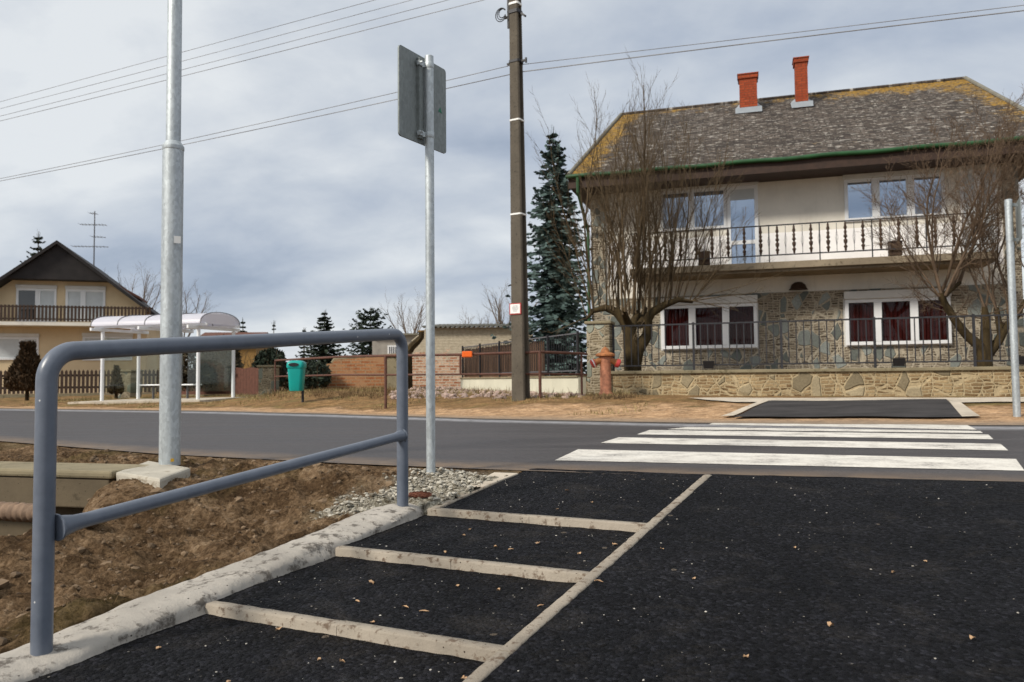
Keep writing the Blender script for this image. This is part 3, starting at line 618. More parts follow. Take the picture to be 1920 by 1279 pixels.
for i, (px, py) in enumerate(LP):
    p = onP(px, py); s, r = sr_of(p.x, p.y)
    if r < .16: continue
    z = land_z(s, r)
    if z is None: s -= .09; z = land_z(s, r)
    if z is None: continue
    p = SR(s, r, z+.003); k = i % 5
    if k in used: o = prot[k].copy(); C.objects.link(o)
    else: o = prot[k]; used.add(k)
    o.location = p; o.rotation_euler = (rnd.uniform(-.1, .1), rnd.uniform(-.1, .1), rnd.uniform(0, 6)); o.scale = [rnd.uniform(.35, .85), rnd.uniform(.3, .8), rnd.uniform(.6, 1.8)]
    tag(o, 'small dry tan leaf lying on the black asphalt', 'leaf', 'dry leaves on the asphalt')
# dried cone beside the rail foot
mb = MB(); p = onP(788, 934); ax = Matrix.Rotation(R(88), 3, 'Y')
for k in range(70):
    t = k/70; w = k*2.4; rr_ = .018*math.sin(math.pi*(.12+.8*t)); c = Vector((p.x+(t-.5)*.12, p.y+math.cos(w)*rr_*.8+(t-.5)*-.02, p.z+.02+math.sin(w)*rr_*.8))
    mb.obox(c, (.010, 0, 0), (0, .006*math.cos(w+1), .006*math.sin(w+1)), (.003, -.007*math.sin(w), .007*math.cos(w)))
tag(mb.build('dried_cone', M['cone'], smooth=0), 'reddish brown dried cone lying on gravel beside the rail post', 'cone')
M['oldbeam'] = m_concrete('dark beam concrete', (.115, .090, .058), (.045, .036, .022), 6)  # edge beam and headwall concrete, a darker tone than the top slab
# culvert slab, headwall and lagged pipe at the ditch
a0 = flat(205, 886, -.0); sl = empty('culvert_slab', (a0.x, a0.y, -.24), 'mossy grey concrete slab with chamfered edge bridging the ditch at left', 'concrete slab')
E = Vector((-.965, .262, 0)); Nn = Vector((.262, .965, 0))
def ob(mb, o, l0, l1, d0, d1, z0, z1): return mb.obox(o+E*(l0+l1)/2+Nn*(d0+d1)/2+Vector((0, 0, (z0+z1)/2-o.z)), E*(l1-l0)/2, Nn*(d1-d0)/2, Vector((0, 0, (z1-z0)/2)))
mb = MB(); ob(mb, a0, -.02, 4.5, .0, .46, -.05, .010); mb.build('top_slab', M['slab'], sl, smooth=0, bevel=.02)
mb = MB(); ob(mb, a0, .02, 4.5, .02, .44, -.27, -.052); mb.build('edge_beam', M['oldbeam'], sl, smooth=0, bevel=.012)
mb = MB(); ob(mb, a0, .25, 4.5, .22, .60, -.95, -.272); mb.build('headwall', M['oldbeam'], sl, smooth=0, bevel=.012)
mb = MB(); c0 = at(-60, 955, 5.35); c1 = at(86, 963, 5.2); dd = c1-c0
pts = [c0+dd*t for t in np.linspace(0, 1, 40)]; mb.tube(pts, [.058+.007*math.sin(k*1.9)+.004*noise.noise(Vector((k, 0, 0))) for k in range(40)], 14)
tag(mb.build('lagged_pipe', M['rusttape'], smooth=60), 'short brown lagged pipe poking out under the concrete slab', 'pipe')
# footing + tall galvanised lamp post
LPp = flat(318, 872, .0)
mb = MB(); fp = [flat(216, 886, .0), flat(300, 900, .0), flat(358, 879, .0), flat(278, 866, .0)]
top = [(a.x, a.y, .004+.003*i) for i, a in enumerate(fp)]; mb.add(top+[(a[0]+.03*(i in (0,))-0, a[1], -.30) for i, a in enumerate(top)], [(0, 1, 2, 3), (0, 4, 5, 1), (1, 5, 6, 2), (2, 6, 7, 3), (3, 7, 4, 0)])
tag(mb.build('post_footing', M['foot'], smooth=0, bevel=.02), 'pale square concrete footing under the tall galvanised lamp post', 'footing')
lp = empty('lamp_post', (LPp.x, LPp.y, .0), 'tall round galvanised lamp post on a concrete footing, stepping narrower halfway up', 'lamp post')
zc = at(323, 283, LPp.y).z; X, Y = LPp.x, LPp.y
mb = MB(); mb.lathe((X, Y, 0), [(.080, .0), (.080, zc-.0)], 32); mb.build('lower_tube', M['galv'], lp)
mb = MB(); mb.lathe((X, Y, 0), [(.081, zc+.001), (.084, zc+.01), (.083, zc+.035), (.060, zc+.07), (.057, zc+.075)], 32); mb.build('collar', M['galv'], lp, smooth=30)
mb = MB(); mb.lathe((X, Y, 0), [(.0565, zc+.076), (.052, zc+3.9)], 32); mb.build('upper_tube', M['galv'], lp)
mb = MB(); ca = at(332, 745, LPp.y)-Vector((X, Y, 0)); th0 = -math.pi/2+.18; vs = []; nA = 8
for z in (LPp.z+.50, LPp.z+1.02):
    for k in range(nA+1):
        w = th0+k/nA*.95; vs.append((X+.0812*math.cos(w), Y+.0812*math.sin(w), z))
mb.add(vs, [(k, k+1, nA+2+k, nA+1+k) for k in range(nA)]); mb.build('hatch', M['galv'], lp)
mb = MB(); sp_ = at(334, 449, LPp.y-.09); mb.obox((sp_.x-.010, Y-.0805, sp_.z), (.022, .012, 0), (0, .001, 0), (0, 0, .028)); mb.build('sticker', M['label'], lp)
mb = MB(); sp_ = flat(330, 868, .04); mb.obox((X+.05, Y-.067, .045), (.010, .006, 0), (0, .002, 0), (0, 0, .012)); mb.build('paint_mark', M['yellowpaint'], lp)
# handrail: one bent tube and one lower bar
hr = empty('handrail', (RF.x, RF.y, RF.z), 'blue grey tubular handrail with rounded corners standing on the poured curb', 'handrail')
HT = 1.0; u3 = (RB-RF).normalized(); f0 = RF+Vector((0, 0, -.05)); f1 = RF+Vector((0, 0, HT)); r1 = RB+Vector((0, 0, HT)); r0 = RB+Vector((0, 0, -.05)); br_ = .105
def corner(p, a, b, rad, n=10):
    da = (a-p).normalized(); db = (b-p).normalized(); ang = da.angle(db); t = rad/math.tan(ang/2); s = p+da*t; e = p+db*t
    c = p+(da+db).normalized()*(rad/math.sin(ang/2)); out = []
    va = s-c; vb = e-c; tot = va.angle(vb)
    for k in range(n+1):
        w = tot*k/n; out.append(c+(va*math.sin(tot-w)+vb*math.sin(w))/math.sin(tot))
    return out
pts = [f0]+corner(f1, f0, r1, br_)+corner(r1, f1, r0, .085)+[r0]
mb = MB(); mb.tube(pts, .0335, 28); mb.build('bent_tube', M['rail'], hr, smooth=60)
m0 = at(96, 992, RF.y); m1 = at(757, 816, RB.y); mb = MB(); d_ = (m1-m0).normalized(); Ld = (m1-m0).length
mb.tube([m0+d_*.02, m0+d_*.05, m0+d_*.085, m0+d_*.13, m1-d_*.09, m1-d_*.06, m1-d_*.02], [.042, .036, .0285, .026, .026, .030, .036], 24); mb.build('lower_bar', M['rail'], hr, smooth=60)
for c_, d__, r__ in ((m0+d_*.022, d_, .043), (m1-d_*.022, d_, .0375)):
    mb = MB(); a_ = d__.orthogonal().normalized(); b_ = d__.cross(a_); mb.tube([c_+(a_*math.cos(w)+b_*math.sin(w))*r__*(1+.02*math.sin(w*9)) for w in np.linspace(0, 6.283, 32)], .0045, 6); mb.build('weld_bead', M['rail'], hr)
# sign posts
def sign(px, py, pyt, label, plate_dir, r=.030, plate_h=.62, plate_w=.60, along=.0, Yd=None, lat=.0, mark=True, ztop=None, zplate=None):
    p = flat(px, py, 0) if Yd is None else at(px, py, Yd)
    z0 = p.z-.03; zt = at(px, pyt, p.y).z; e = empty('road_sign', (p.x, p.y, z0), label, 'road sign', 'square road signs on galvanised posts')
    mb = MB(); mb.lathe((p.x, p.y, 0), [(r, z0), (r, zt-.004), (r*.85, zt)], 24); mb.build('post', M['galv'], e)
    return e, p, zt
e, p, zt = sign(808, 885, 105, 'square road sign seen from behind, high on the galvanised post beside the handrail', None, .0325)
P0 = at(748, 84, 5.42); P1 = at(836, 130, 5.90); dz = .632; ud = Vector((P1.x-P0.x, P1.y-P0.y, 0)); ww = ud.length; ud.normalize(); un = Vector((ud.y, -ud.x, 0))
zb = at(748, 253, 5.42).z; zt2 = (P0.z+P1.z)/2
def plate(e, o, ud, un, ww, z0, z1, back, face):
    mb = MB(); n = 6; rr = .025; out = []
    for cx, cz, a0_ in ((ww-rr, z1-rr, 0), (rr, z1-rr, 90), (rr, z0+rr, 180), (ww-rr, z0+rr, 270)):
        for k in range(n): w = R(a0_+90*k/(n-1)); out.append((cx+rr*math.cos(w), cz+rr*math.sin(w)))
    a = [o+ud*x+un*.0+Vector((0, 0, z-o.z)) for x, z in out]; b = [q-un*.012 for q in a]; N_ = len(a)
    mb.add([*a, *b], [tuple(range(N_-1, -1, -1))]+[(i, (i+1) % N_, N_+(i+1) % N_, N_+i) for i in range(N_)])
    pl = mb.build('sign_plate', back, e, smooth=30)
    mb = MB(); mb.add([q-un*.0122 for q in a], [tuple(range(N_))]); mb.build('sign_face', face, pl, smooth=0); return pl
pl = plate(e, P0, ud, un, ww, zb, zt2, M['galvd'], M['blue'])
tp = (Vector((p.x, p.y, 0))-Vector((P0.x, P0.y, 0))).dot(ud); dist = (Vector((p.x, p.y, 0))-Vector((P0.x, P0.y, 0))).dot(un)
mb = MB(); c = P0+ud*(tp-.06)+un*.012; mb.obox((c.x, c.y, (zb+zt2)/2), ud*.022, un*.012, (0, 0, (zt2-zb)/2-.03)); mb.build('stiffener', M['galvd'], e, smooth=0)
for zz in (at(790, 120, 5.6).z, at(790, 251, 5.6).z):
    mb = MB(); mb.lathe((p.x, p.y, 0), [(.0345, zz-.022), (.0355, zz-.020), (.0355, zz+.020), (.0345, zz+.022)], 24)
    c0 = P0+ud*(tp-.055)+un*.004; c0.z = zz; c1 = Vector((p.x, p.y, zz)); d2 = c1-c0; mid = (c0+c1)/2
    mb.obox(mid-ud*.012, d2/2, ud*.006, (0, 0, .018)); mb.obox(c0+un*.02-ud*.02, ud*.022, un*.012, (0, 0, .016)); mb.obox(c0+un*.035-ud*.035, ud*.006, un*.022, (0, 0, .006))
    mb.build('clamp', M['galv'], e)
mb = MB(); g0 = P0+ud*(ww-.10)+un*.002; g0.z = at(824, 199, 5.75).z
mb.add([g0+Vector((0, 0, -.018)), g0+ud*.045+Vector((0, 0, -.022)), g0+ud*.024+Vector((0, 0, .020)), g0+ud*.001+Vector((0, 0, -.010))], [(0, 1, 2, 3)]); mb.build('green_sticker', M['greenmark'], pl, smooth=0)
pr = ground(1907, 782); e, p, zt = sign(1907, 782, 374, 'square road sign seen edge on, on the white galvanised post at right of crossing', None, .048, Yd=pr.y)
q0 = Vector((p.x+.015, p.y-.05, 0)); ud = Vector((.60, .80, 0)).normalized(); un = Vector((ud.y, -ud.x, 0))
o_ = Vector((p.x, p.y, 0))+un*-.075-ud*.30+Vector((.10, 0, 0)); o_ = at(1909, 410, p.y+.02); o_ = Vector((o_.x, o_.y, 0)); vd = Vector((o_.x, o_.y, 0)).normalized(); side = Vector((vd.y, -vd.x, 0))
ud = (vd+side*-.10).normalized(); un = Vector((-ud.y, ud.x, 0)); o_ = o_-ud*.30
plate(e, o_, ud, un, .60, at(1910, 452, p.y).z, at(1910, 376, p.y).z, M['galvd'], M['blue'])
for py in (384, 449):
    zz = at(1905, py, p.y).z; mb = MB(); mb.lathe((p.x, p.y, 0), [(.051, zz-.025), (.051, zz+.025)], 20); c1 = o_+ud*.30; c0 = Vector((p.x, p.y, zz)); c1.z = zz; mb.obox((c0+c1)/2, (c1-c0)/2, ud*.012, (0, 0, .022)); mb.build('clamp', M['galv'], e)
# ================================================================== things across the road
e1 = Vector((.9584, -.286, 0))
def onframe(name, F, label, cat, group=None):
    o = empty(name, F.o, label, cat, group, F.rz); return o
def B(mb, F, x0, x1, y0, y1, z0, z1, mi=0):      # z0, z1 are world heights, stored local to the frame's origin
    return mb.box(x0, x1, y0, y1, z0-F.o.z, z1-F.o.z, mi)
# ---- big house on the right
hb = at(1467, 745, 20.2); HG = .26
HF = Frame((hb.x, hb.y, HG), e1)
class FF:      # pixel -> (x, world z)
    def __init__(s, F): s.F = F
    def __call__(s, px, py, y=0.0):
        x, z = s.F.px(px, py, y); return x, z+s.F.o.z
hp = FF(HF)
house = onframe('house', HF, 'large two storey house with lichened slate roof, stone clad ground floor and long balcony', 'house')
xL = hp(1112, 500)[0]; xR = hp(1912, 500)[0]; zE = hp(1388, 302, -1.0)[1]; zS = hp(1450, 549)[1]; DEP = 9.0
zW = zE-.02
mb = MB(); B(mb, HF, xL, xR, 0, DEP, HG-.3, zW); mb.build('wall', M['plaster'], house, True, 0)
mb = MB(); B(mb, HF, xL-.03, xR+.03, -.05, -.003, HG-.3, zS); mb.build('stone_cladding', M['housestone'], house, True, 0)
for a, b in ((xL-.03, hp(1136, 500)[0]), (hp(1884, 500)[0], xR+.03)):
    mb = MB(); B(mb, HF, a, b, -.055, -.003, zS+.003, zW); mb.build('corner_strip', M['housestone'], house, True, 0)
# roof: hipped, slightly thick
xe0 = hp(1066, 327, -1.0)[0]; EY = -1.0; RY = DEP/2; xr0, zr = hp(1165, 212, RY); xr1, zr1 = hp(1810, 152, RY); zr = (zr+zr1)/2
xe1 = xr1+(xr0-xe0)*1.0; BY = DEP+1.0
def roofz(x, y):
    k = min((y-EY)/(RY-EY), (BY-y)/(BY-RY), (x-xe0)/(xr0-xe0), (xe1-x)/(xe1-xr1)); return zE+(zr-zE)*max(0, min(1, k))
def facegrid(mb, a, b, c, d, n, m_):
    vs = []; lv = []
    for j in range(m_+1):
        for i in range(n+1):
            p = Vector(a).lerp(Vector(b), i/n).lerp(Vector(d).lerp(Vector(c), i/n), j/m_); vs.append(p)
            t = j/m_; L = i/n
            ridge = max(0, (t-.62)/.38)**2.2*(.45+.95*sm((L-.45)/.5)+.25*(1-sm(L/.25))); hipL = max(0, 1-L/.10)*1.1; hipR = max(0, 1-(1-L)/.13)*.95*(.3+.7*t)
            lv.append(min(1.2, max(ridge, hipL, hipR)))
    mb.add(vs, [(j*(n+1)+i, j*(n+1)+i+1, (j+1)*(n+1)+i+1, (j+1)*(n+1)+i) for j in range(m_) for i in range(n)]); return lv
hz = HF.o.z; mb = MB(); lv = []
E0, E1, G0, G1 = (xe0, EY, zE-hz), (xe1, EY, zE-hz), (xr0, RY, zr-hz), (xr1, RY, zr-hz); E2, E3 = (xe1, BY, zE-hz), (xe0, BY, zE-hz)
lv += facegrid(mb, E0, E1, G1, G0, 80, 30); lv += facegrid(mb, E2, E3, G0, G1, 20, 8); lv += facegrid(mb, E3, E0, G0, G0, 12, 8); lv += facegrid(mb, E1, E2, G1, G1, 12, 8)
for k in range(len(mb.v)):
    v = mb.v[k]; mb.v[k] = (v[0], v[1], v[2]+.018*noise.noise(Vector((v[0]*1.3, v[1]*2, 0))))
mb.att = {'lichen': lv}; roof = mb.build('roof', M['roof'], house, True, 0)
mb = MB(); B(mb, HF, xe0+.02, xe1-.02, EY+.017, BY-.02, zE-.34, zE-.31); mb.build('soffit', M['soffit'], house, True, 0)
mb = MB(); B(mb, HF, xe0-.0, xe1+.0, EY-.03, EY+.015, zE-.36, zE-.02); mb.build('fascia', M['soffit'], house, True, 0)
for (a, b) in ((E0, G0), (E1, G1)):
    mb = MB(); A_, B_ = Vector(a), Vector(b); mb.tube([A_+Vector((0, 0, .02)), B_+Vector((0, 0, .03))], .055, 8); mb.build('hip_cap', M['eternit'], roof, True)
mb = MB(); mb.tube([Vector(G0)+Vector((0, 0, .02)), Vector(G1)+Vector((0, 0, .02))], .055, 8); mb.build('ridge_cap', M['roof'], roof, True)
mb = MB(); gy_ = EY-.095; mb.tube([(xe0-.05+k*(xe1-xe0+.1)/40, gy_, zE-hz-.06+.012*math.sin(k*.9)) for k in range(41)], .056, 10)
gut = mb.build('gutter', M['green'], house, True)
dpx, _ = hp(1083, 330, EY-.1); mb = MB(); wx = xL-.10
mb.tube([(dpx, gy_, zE-hz-.10), (dpx, gy_, zE-hz-.48), (wx, -.14, zE-hz-1.35), (wx, -.14, zE-hz-1.6), (wx, -.14, .1)], .045, 8); mb.build('downpipe', M['green'], house, True)
# chimneys on the front slope, just below the ridge
for (pa, pb, pt, ph) in ((1387, 1420, 143, 198), (1492, 1515, 113, 206)):
    yy = RY-1.05; xa, z0 = hp(pa, ph, yy); xb, _ = hp(pb, ph, yy); zt_ = hp((pa+pb)/2, pt, yy)[1]; zb_ = roofz((xa+xb)/2, yy)
    w2 = .22
    mb = MB(); B(mb, HF, xa, xb, yy-w2, yy+w2, zb_-.4, zt_-.14); ch = mb.build('chimney', M['chimney'], roof, True, 0)
    mb = MB(); B(mb, HF, xa-.035, xb+.035, yy-w2-.035, yy+w2+.035, zt_-.138, zt_-.02); B(mb, HF, xa-.055, xb+.055, yy-w2-.055, yy+w2+.055, zt_-.018, zt_+.01); mb.build('chimney_cap', M['chimney'], roof, True, 0)
    mb = MB(); s_ = (zr-zE)/(RY-EY); o = .13
    for (x0_, x1_, y0_, y1_) in ((xa-o, xb+o, yy-w2-.10, yy-w2-.004), (xa-o, xa-.004, yy-w2, yy+w2), (xb+.004, xb+o, yy-w2, yy+w2)):
        vs = []
        for (xx, y_) in ((x0_, y0_), (x1_, y0_), (x1_, y1_), (x0_, y1_)): vs.append((xx, y_, roofz(xx, y_)-hz+.02))
        lift = [.02, .02, .16, .16] if x1_-x0_ > .3 else ([.02, .14, .14, .02] if x1_ < (xa+xb)/2 else [.14, .02, .02, .14])
        mb.add([(v[0], v[1], v[2]+l) for v, l in zip(vs, lift)], [(0, 1, 2, 3)])
    mb.build('flashing', M['flash'], roof, True, 0)
# windows
def window(F, hpf, parent, x0, x1, z0, z1, muls, mats, box=None, proud=-.09, fw=.07, yb=-.06, name='window', sill=True, sub=True, kinds=None):
    hz = F.o.z; mb = MB(); y0, y1 = proud, yb
    xs_ = [x0]+[m for m in muls]+[x1]
    B(mb, F, x0, x1, y0, y1, z0, z0+fw); B(mb, F, x0, x1, y0, y1, z1-fw, z1)
    B(mb, F, x0, x0+fw, y0, y1, z0+fw, z1-fw); B(mb, F, x1-fw, x1, y0, y1, z0+fw, z1-fw)
    for m_ in muls: B(mb, F, m_-fw*1.05, m_+fw*1.05, y0-.006, y1, z0+fw, z1-fw)
    w = mb.build(name, M['white'], parent, True, 0, .006)
    ed = [x0+fw]+sum([[m_-fw*1.05, m_+fw*1.05] for m_ in muls], [])+[x1-fw]
    for i in range(len(ed)//2):
        a, b = ed[2*i], ed[2*i+1]; mm = mats[i]
        if mm == 'curtain':
            mb = MB(); n = 26
            mb.add([(a+(b-a)*k/n, yb+.02+.018*math.sin(k*1.7)-.0, zz-hz) for k in range(n+1) for zz in (z0+fw, z1-fw)], [(2*k, 2*k+2, 2*k+3, 2*k+1) for k in range(n)])
            mb.build('curtain', M['curtain'], w, True)
            mb = MB(); B(mb, F, a, b, yb-.035, yb-.031, z0+fw, z1-fw); mb.build('pane', M['wglass'], w, True, 0)
        else:
            mb = MB(); B(mb, F, a, b, yb-.02, yb-.014, z0+fw, z1-fw); mb.build('pane', M[mm], w, True, 0)
    if box:
        mb = MB(); B(mb, F, x0-.02, x1+.02, y0-.05, yb, z1+.003, z1+box); mb.build('shutter_box', M['shutterbox'], w, True, 0, .01)
    return w
M['wire'] = simple('weathered aluminium wire', (.22, .225, .24), .6, .1, 4, 0)
M['whiteband'] = m_plaster('white painted wall band', (.88, .86, .85), (.6, .56, .5))
M['wglass'] = m_glass('curtained window glass', (.72, .70, .70), .016)
# ground floor: the wall is opened behind curtains by sitting the frames proud with a dark reveal
def reveal(x0, x1, z0, z1):
    mb = MB(); B(mb, HF, x0-.03, x1+.03, -.062, -.052, z0-.03, z1+.02); mb.build('window_reveal', M['shutterbox'], house, True, 0)
yb = -.10
for (pl, pr_, pt, pb_, mu, sc_, zt_off) in ((1241, 1421, 572, 653.5, (1298, 1361), ('curtain',)*3, 18), (1586, 1784, 560, 646, (1646, 1714), ('curtain',)*3, 16)):
    x0, z0 = hp(pl, pb_, yb); x1, _ = hp(pr_, pb_, yb); z1 = hp((pl+pr_)/2, pt-1, yb)[1]; z0 = hp((pl+pr_)/2, pb_, yb)[1]
    reveal(x0, x1, z0, z1)
    window(HF, hp, house, x0, x1, z0, z1, [hp(q, 600, yb)[0] for q in mu], sc_, .20, -.16, .085, -.10)
# upper floor windows with a balcony door
x0 = hp(1238, 380)[0]; x1 = hp(1362, 380)[0]; z0 = hp(1300, 432)[1]; z1 = hp(1300, 356)[1]
window(HF, hp, house, x0, x1, z0, z1, [hp(1296, 380)[0]], ('skypane', 'skypane'), .22, -.05, .075, -.0)
xd = hp(1421, 380)[0]; zd0 = 3.40; zslab = hp(1450, 491, -1.15)[1]
w = window(HF, hp, house, x1+.01, xd, zslab+.02, z1, [], ('skypane',), .22, -.05, .09, 0.0, 'balcony_door')
mb = MB(); zz = hp(1390, 375)[1]; B(mb, HF, x1+.10, xd-.09, -.040, -.0255, zz, z1-.05); mb.build('blind', M['lace'], w, True, 0)
mb = MB(); zz = hp(1390, 455)[1]; B(mb, HF, x1+.06, xd-.06, -.046, -.0265, zz-.05, zz+.05); mb.build('door_rail', M['white'], w, True, 0)
x0 = hp(1583, 380)[0]; x1 = hp(1772, 380)[0]; z0 = hp(1650, 413)[1]; z1 = hp(1650, 333)[1]
window(HF, hp, house, x0, x1, z0, z1, [hp(1642, 380)[0], hp(1707, 380)[0]], ('skypane', 'skypane', 'skypane'), .17, -.05, .085, 0.0)
x0 = hp(1800, 380)[0]; x1 = hp(1868, 380)[0]
window(HF, hp, house, x0, x1, zslab+.02, z1, [(x0+x1)/2], ('lace', 'lace'), .17, -.05, .07, 0.0, 'balcony_door')
# balcony
x0w = hp(1140, 450)[0]; x1w = hp(1880, 450)[0]; mb = MB(); B(mb, HF, x0w, x1w, -.006, -.0025, hp(1450, 491, -.5)[1]-.25, hp(1450, 437)[1]); mb.build('white_wall_band', M['whiteband'], house, True, 0)
bal_y = -1.15; xb0 = hp(1180, 495, bal_y)[0]; xb1 = hp(1872, 470, bal_y)[0]
mb = MB(); B(mb, HF, xb0, xb1, bal_y, -.056, zslab-.17, zslab); B(mb, HF, xb0+.04, xb1-.04, bal_y+.10, -.056, zslab-.24, zslab-.172); mb.build('balcony_slab', M['balc'], house, True, 0, .012)
zrt = hp(1450, 422, bal_y)[1]; zrb = hp(1450, 478, bal_y)[1]; by = bal_y+.05
mb = MB()
for z in (zrt, zrb): B(mb, HF, xb0+.03, xb1-.03, by-.018, by+.018, z-.014, z+.014)
for xx in (xb0+.04, xb1-.04):
    for z in (zrt, zrb): B(mb, HF, xx-.016, xx+.016, by+.02, -.06, z-.012, z+.012)
br = mb.build('balcony_railing', M['iron'], house, True, 0)
step = (hp(1618, 440, by)[0]-hp(1457, 440, by)[0])/5; xo = hp(1457, 440, by)[0]; bars = []; k0 = math.ceil((xb0+.1-xo)/step); k1 = int((xb1-.1-xo)/step)
mb2 = MB()
for k in range(k0, k1+1):
    xx = xo+k*step; h = zrt-zrb-.03; prof = [(.012, 0), (.026, .04), (.026, .10), (.046, .15), (.018, .22), (.040, .30), (.044, .37), (.016, .43), (.046, .50), (.022, .58), (.036, .66), (.016, .72), (.040, .80), (.024, .88), (.024, .95), (.012, 1)]
    mb = MB(); mb.lathe((xx, by, zrb-hz+.015), [(r_*1.05, z*h) for r_, z in prof], 10); mb.build('baluster', M['darkwood'], br, True)
    xm = xx+step/2
    if xm < xb1-.1:
        mb2.tube([(xm, by, zrb-hz+.015), (xm, by, zrb-hz+h)], .007, 5); mb2.tube([(xm, by, zrb-hz+.2*h), (xm+.03, by, zrb-hz+.5*h), (xm, by, zrb-hz+.8*h), (xm-.03, by, zrb-hz+.5*h), (xm, by, zrb-hz+.2*h)], .004, 4)
mb2.build('railing_bars', M['grayiron'], br, True)
for k in range(k0, k1+1, 3):
    xx = xo+k*step-step/2
    if xx > xb0+.1: mb = MB(); B(mb, HF, xx-.014, xx+.014, by-.03, by-.019, zslab-.05, zrt+.0); mb.build('post', M['iron'], br, True, 0)
for px, py in ((1319, 470), (1682, 454)):
    x, z = hp(px, py, by-.12); w_ = HF.w(x, by+.16, 0); pe = empty('flower_box', (w_.x, w_.y, zslab+.03), 'dark square planter at the balcony railing, %s' % ('behind the tall bare tree at left' if px < 1500 else 'beneath the blue reflecting upper windows'), 'planter', 'planters on the balcony', HF.rz)
    hz_ = .34; mb = MB(); mb.box(-.14, .14, -.11, .11, 0, hz_*.92); mb.box(-.16, .16, -.13, .13, hz_*.92+.001, hz_); mb.build('box', M['darkwood'], pe, True, 0, .008)
    mb = MB(); [mb.tube([(rnd.uniform(-.1, .1), 0, hz_), (rnd.uniform(-.15, .15), rnd.uniform(-.06, .06), hz_+rnd.uniform(.04, .12))], .004, 4) for _ in range(16)]; mb.build('dry_stems', M['twig'], pe, True)
x, z = hp(1497, 541, -.1); mb = MB(); pr2 = [(.02, .16), (.10, .15), (.17, .09), (.20, .0), (.24, -.03)]
mb.lathe((x, -.12, z-hz), [(.24, -.03), (.20, .0), (.17, .09), (.10, .15), (.02, .165)], 14); B(mb, HF, x-.04, x+.04, -.12, -.0, z-.02, z+.02); mb.build('wall_lamp', M['darkwood'], house, True)
# ---- stone garden wall, its railing and end pillar
wb = at(1467, 745, 16.2); WG = wb.z; WF = Frame((wb.x, wb.y, WG), e1); wp = FF(WF)
gw = onframe('garden_wall', WF, 'low warm toned rubble stone garden wall with mossy coping in front of the big house', 'stone wall')
xa = wp(1146, 720)[0]; xb = xa+15.5; zc_ = wp(1467, 693)[1]
mb = MB(); B(mb, WF, xa, xb, 0, .30, WG-.5, zc_-.06); mb.build('masonry', M['wallstone'], gw, True, 0)
mb = MB(); B(mb, WF, xa, xb, -.05, .35, zc_-.058, zc_+.01); mb.build('coping', M['slab'], gw, True, 0, .012)
pxl = wp(1101, 650)[0]; zpt = wp(1125, 603)[1]
pil = empty('gate_pillar', WF.w(pxl+.2, .15, 0), 'square stone pillar with mossy cap ending the garden wall, behind the hydrant', 'pillar', None, WF.rz)
hw = (xa-pxl)/2; mb = MB(); mb.box(-.2, -.2+2*hw-.005, -.22, .26, -.5, zpt-.06-WG); mb.build('shaft', M['pillarstone'], pil, True, 0, .02)
mb = MB(); mb.box(-.24, -.16+2*hw, -.26, .30, zpt-.058-WG, zpt+.01-WG); mb.build('cap', M['slab'], pil, True, 0, .02)
fn = onframe('wall_railing', WF, 'dark iron bar railing standing on the stone garden wall', 'railing')
zt1 = wp(1467, 602)[1]; zb1 = wp(1467, 682)[1]; fyy = .12; xs0 = wp(1149, 650, fyy)[0]
mb = MB(); B(mb, WF, xs0, xb, fyy-.018, fyy+.018, zt1-.016, zt1+.016); mb.build('top_rail', M['iron'], fn, True, 0)
mb = MB(); B(mb, WF, xs0, xb, fyy-.015, fyy+.015, zb1-.014, zb1+.014); mb.build('bottom_rail', M['iron'], fn, True, 0)
p0_, p1_ = wp(1300.7, 650, fyy)[0], wp(1465, 650, fyy)[0]; bay = p1_-p0_
for k in range(-1, 7):
    xx = p0_+k*bay if k >= 0 else xs0+.02
    if xx < xb: mb = MB(); B(mb, WF, xx-.024, xx+.024, fyy-.045, fyy-.0185, zc_+.01, zt1+.035); mb.build('post', M['iron'], fn, True, 0)
mb = MB(); st_ = bay/12; k = 1
while xs0+.02+k*st_ < xb:
    xx = p0_+(k-11)*st_
    if xx > xs0+.05: B(mb, WF, xx-.010, xx+.010, fyy-.010, fyy+.010, zb1+.014, zt1-.016)
    k += 1
mb.build('bars', M['iron'], fn, True, 0)
for px, py, lb in ((1329, 685, 'black floodlight box on the wall coping below the left ground floor window'), (1685, 678, 'black floodlight box on the wall coping below the right ground floor window'), (1921, 664, 'black floodlight box on the coping at the right edge, behind the sign post')):
    x, z = wp(px, py, -.0); fl = empty('floodlight', WF.w(x, .0, zc_+.01-WG), lb, 'floodlight', 'floodlights on the garden wall', WF.rz)
    mb = MB(); mb.add([(-.10, -.05, .03), (.10, -.05, .03), (.10, .05, .03), (-.10, .05, .03), (-.115, -.09, .19), (.115, -.09, .19), (.10, .06, .17), (-.10, .06, .17)], [(0,3,2,1),(4,5,6,7),(0,1,5,4),(1,2,6,5),(2,3,7,6),(3,0,4,7)]); mb.build('housing', M['black'], fl, True, 0, .006)
    mb = MB(); mb.box(-.13, -.118, -.01, .01, .0, .12); mb.box(.118, .13, -.01, .01, .0, .12); mb.box(-.13, .13, -.012, .012, .0, .012); mb.build('bracket', M['iron'], fl, True, 0)
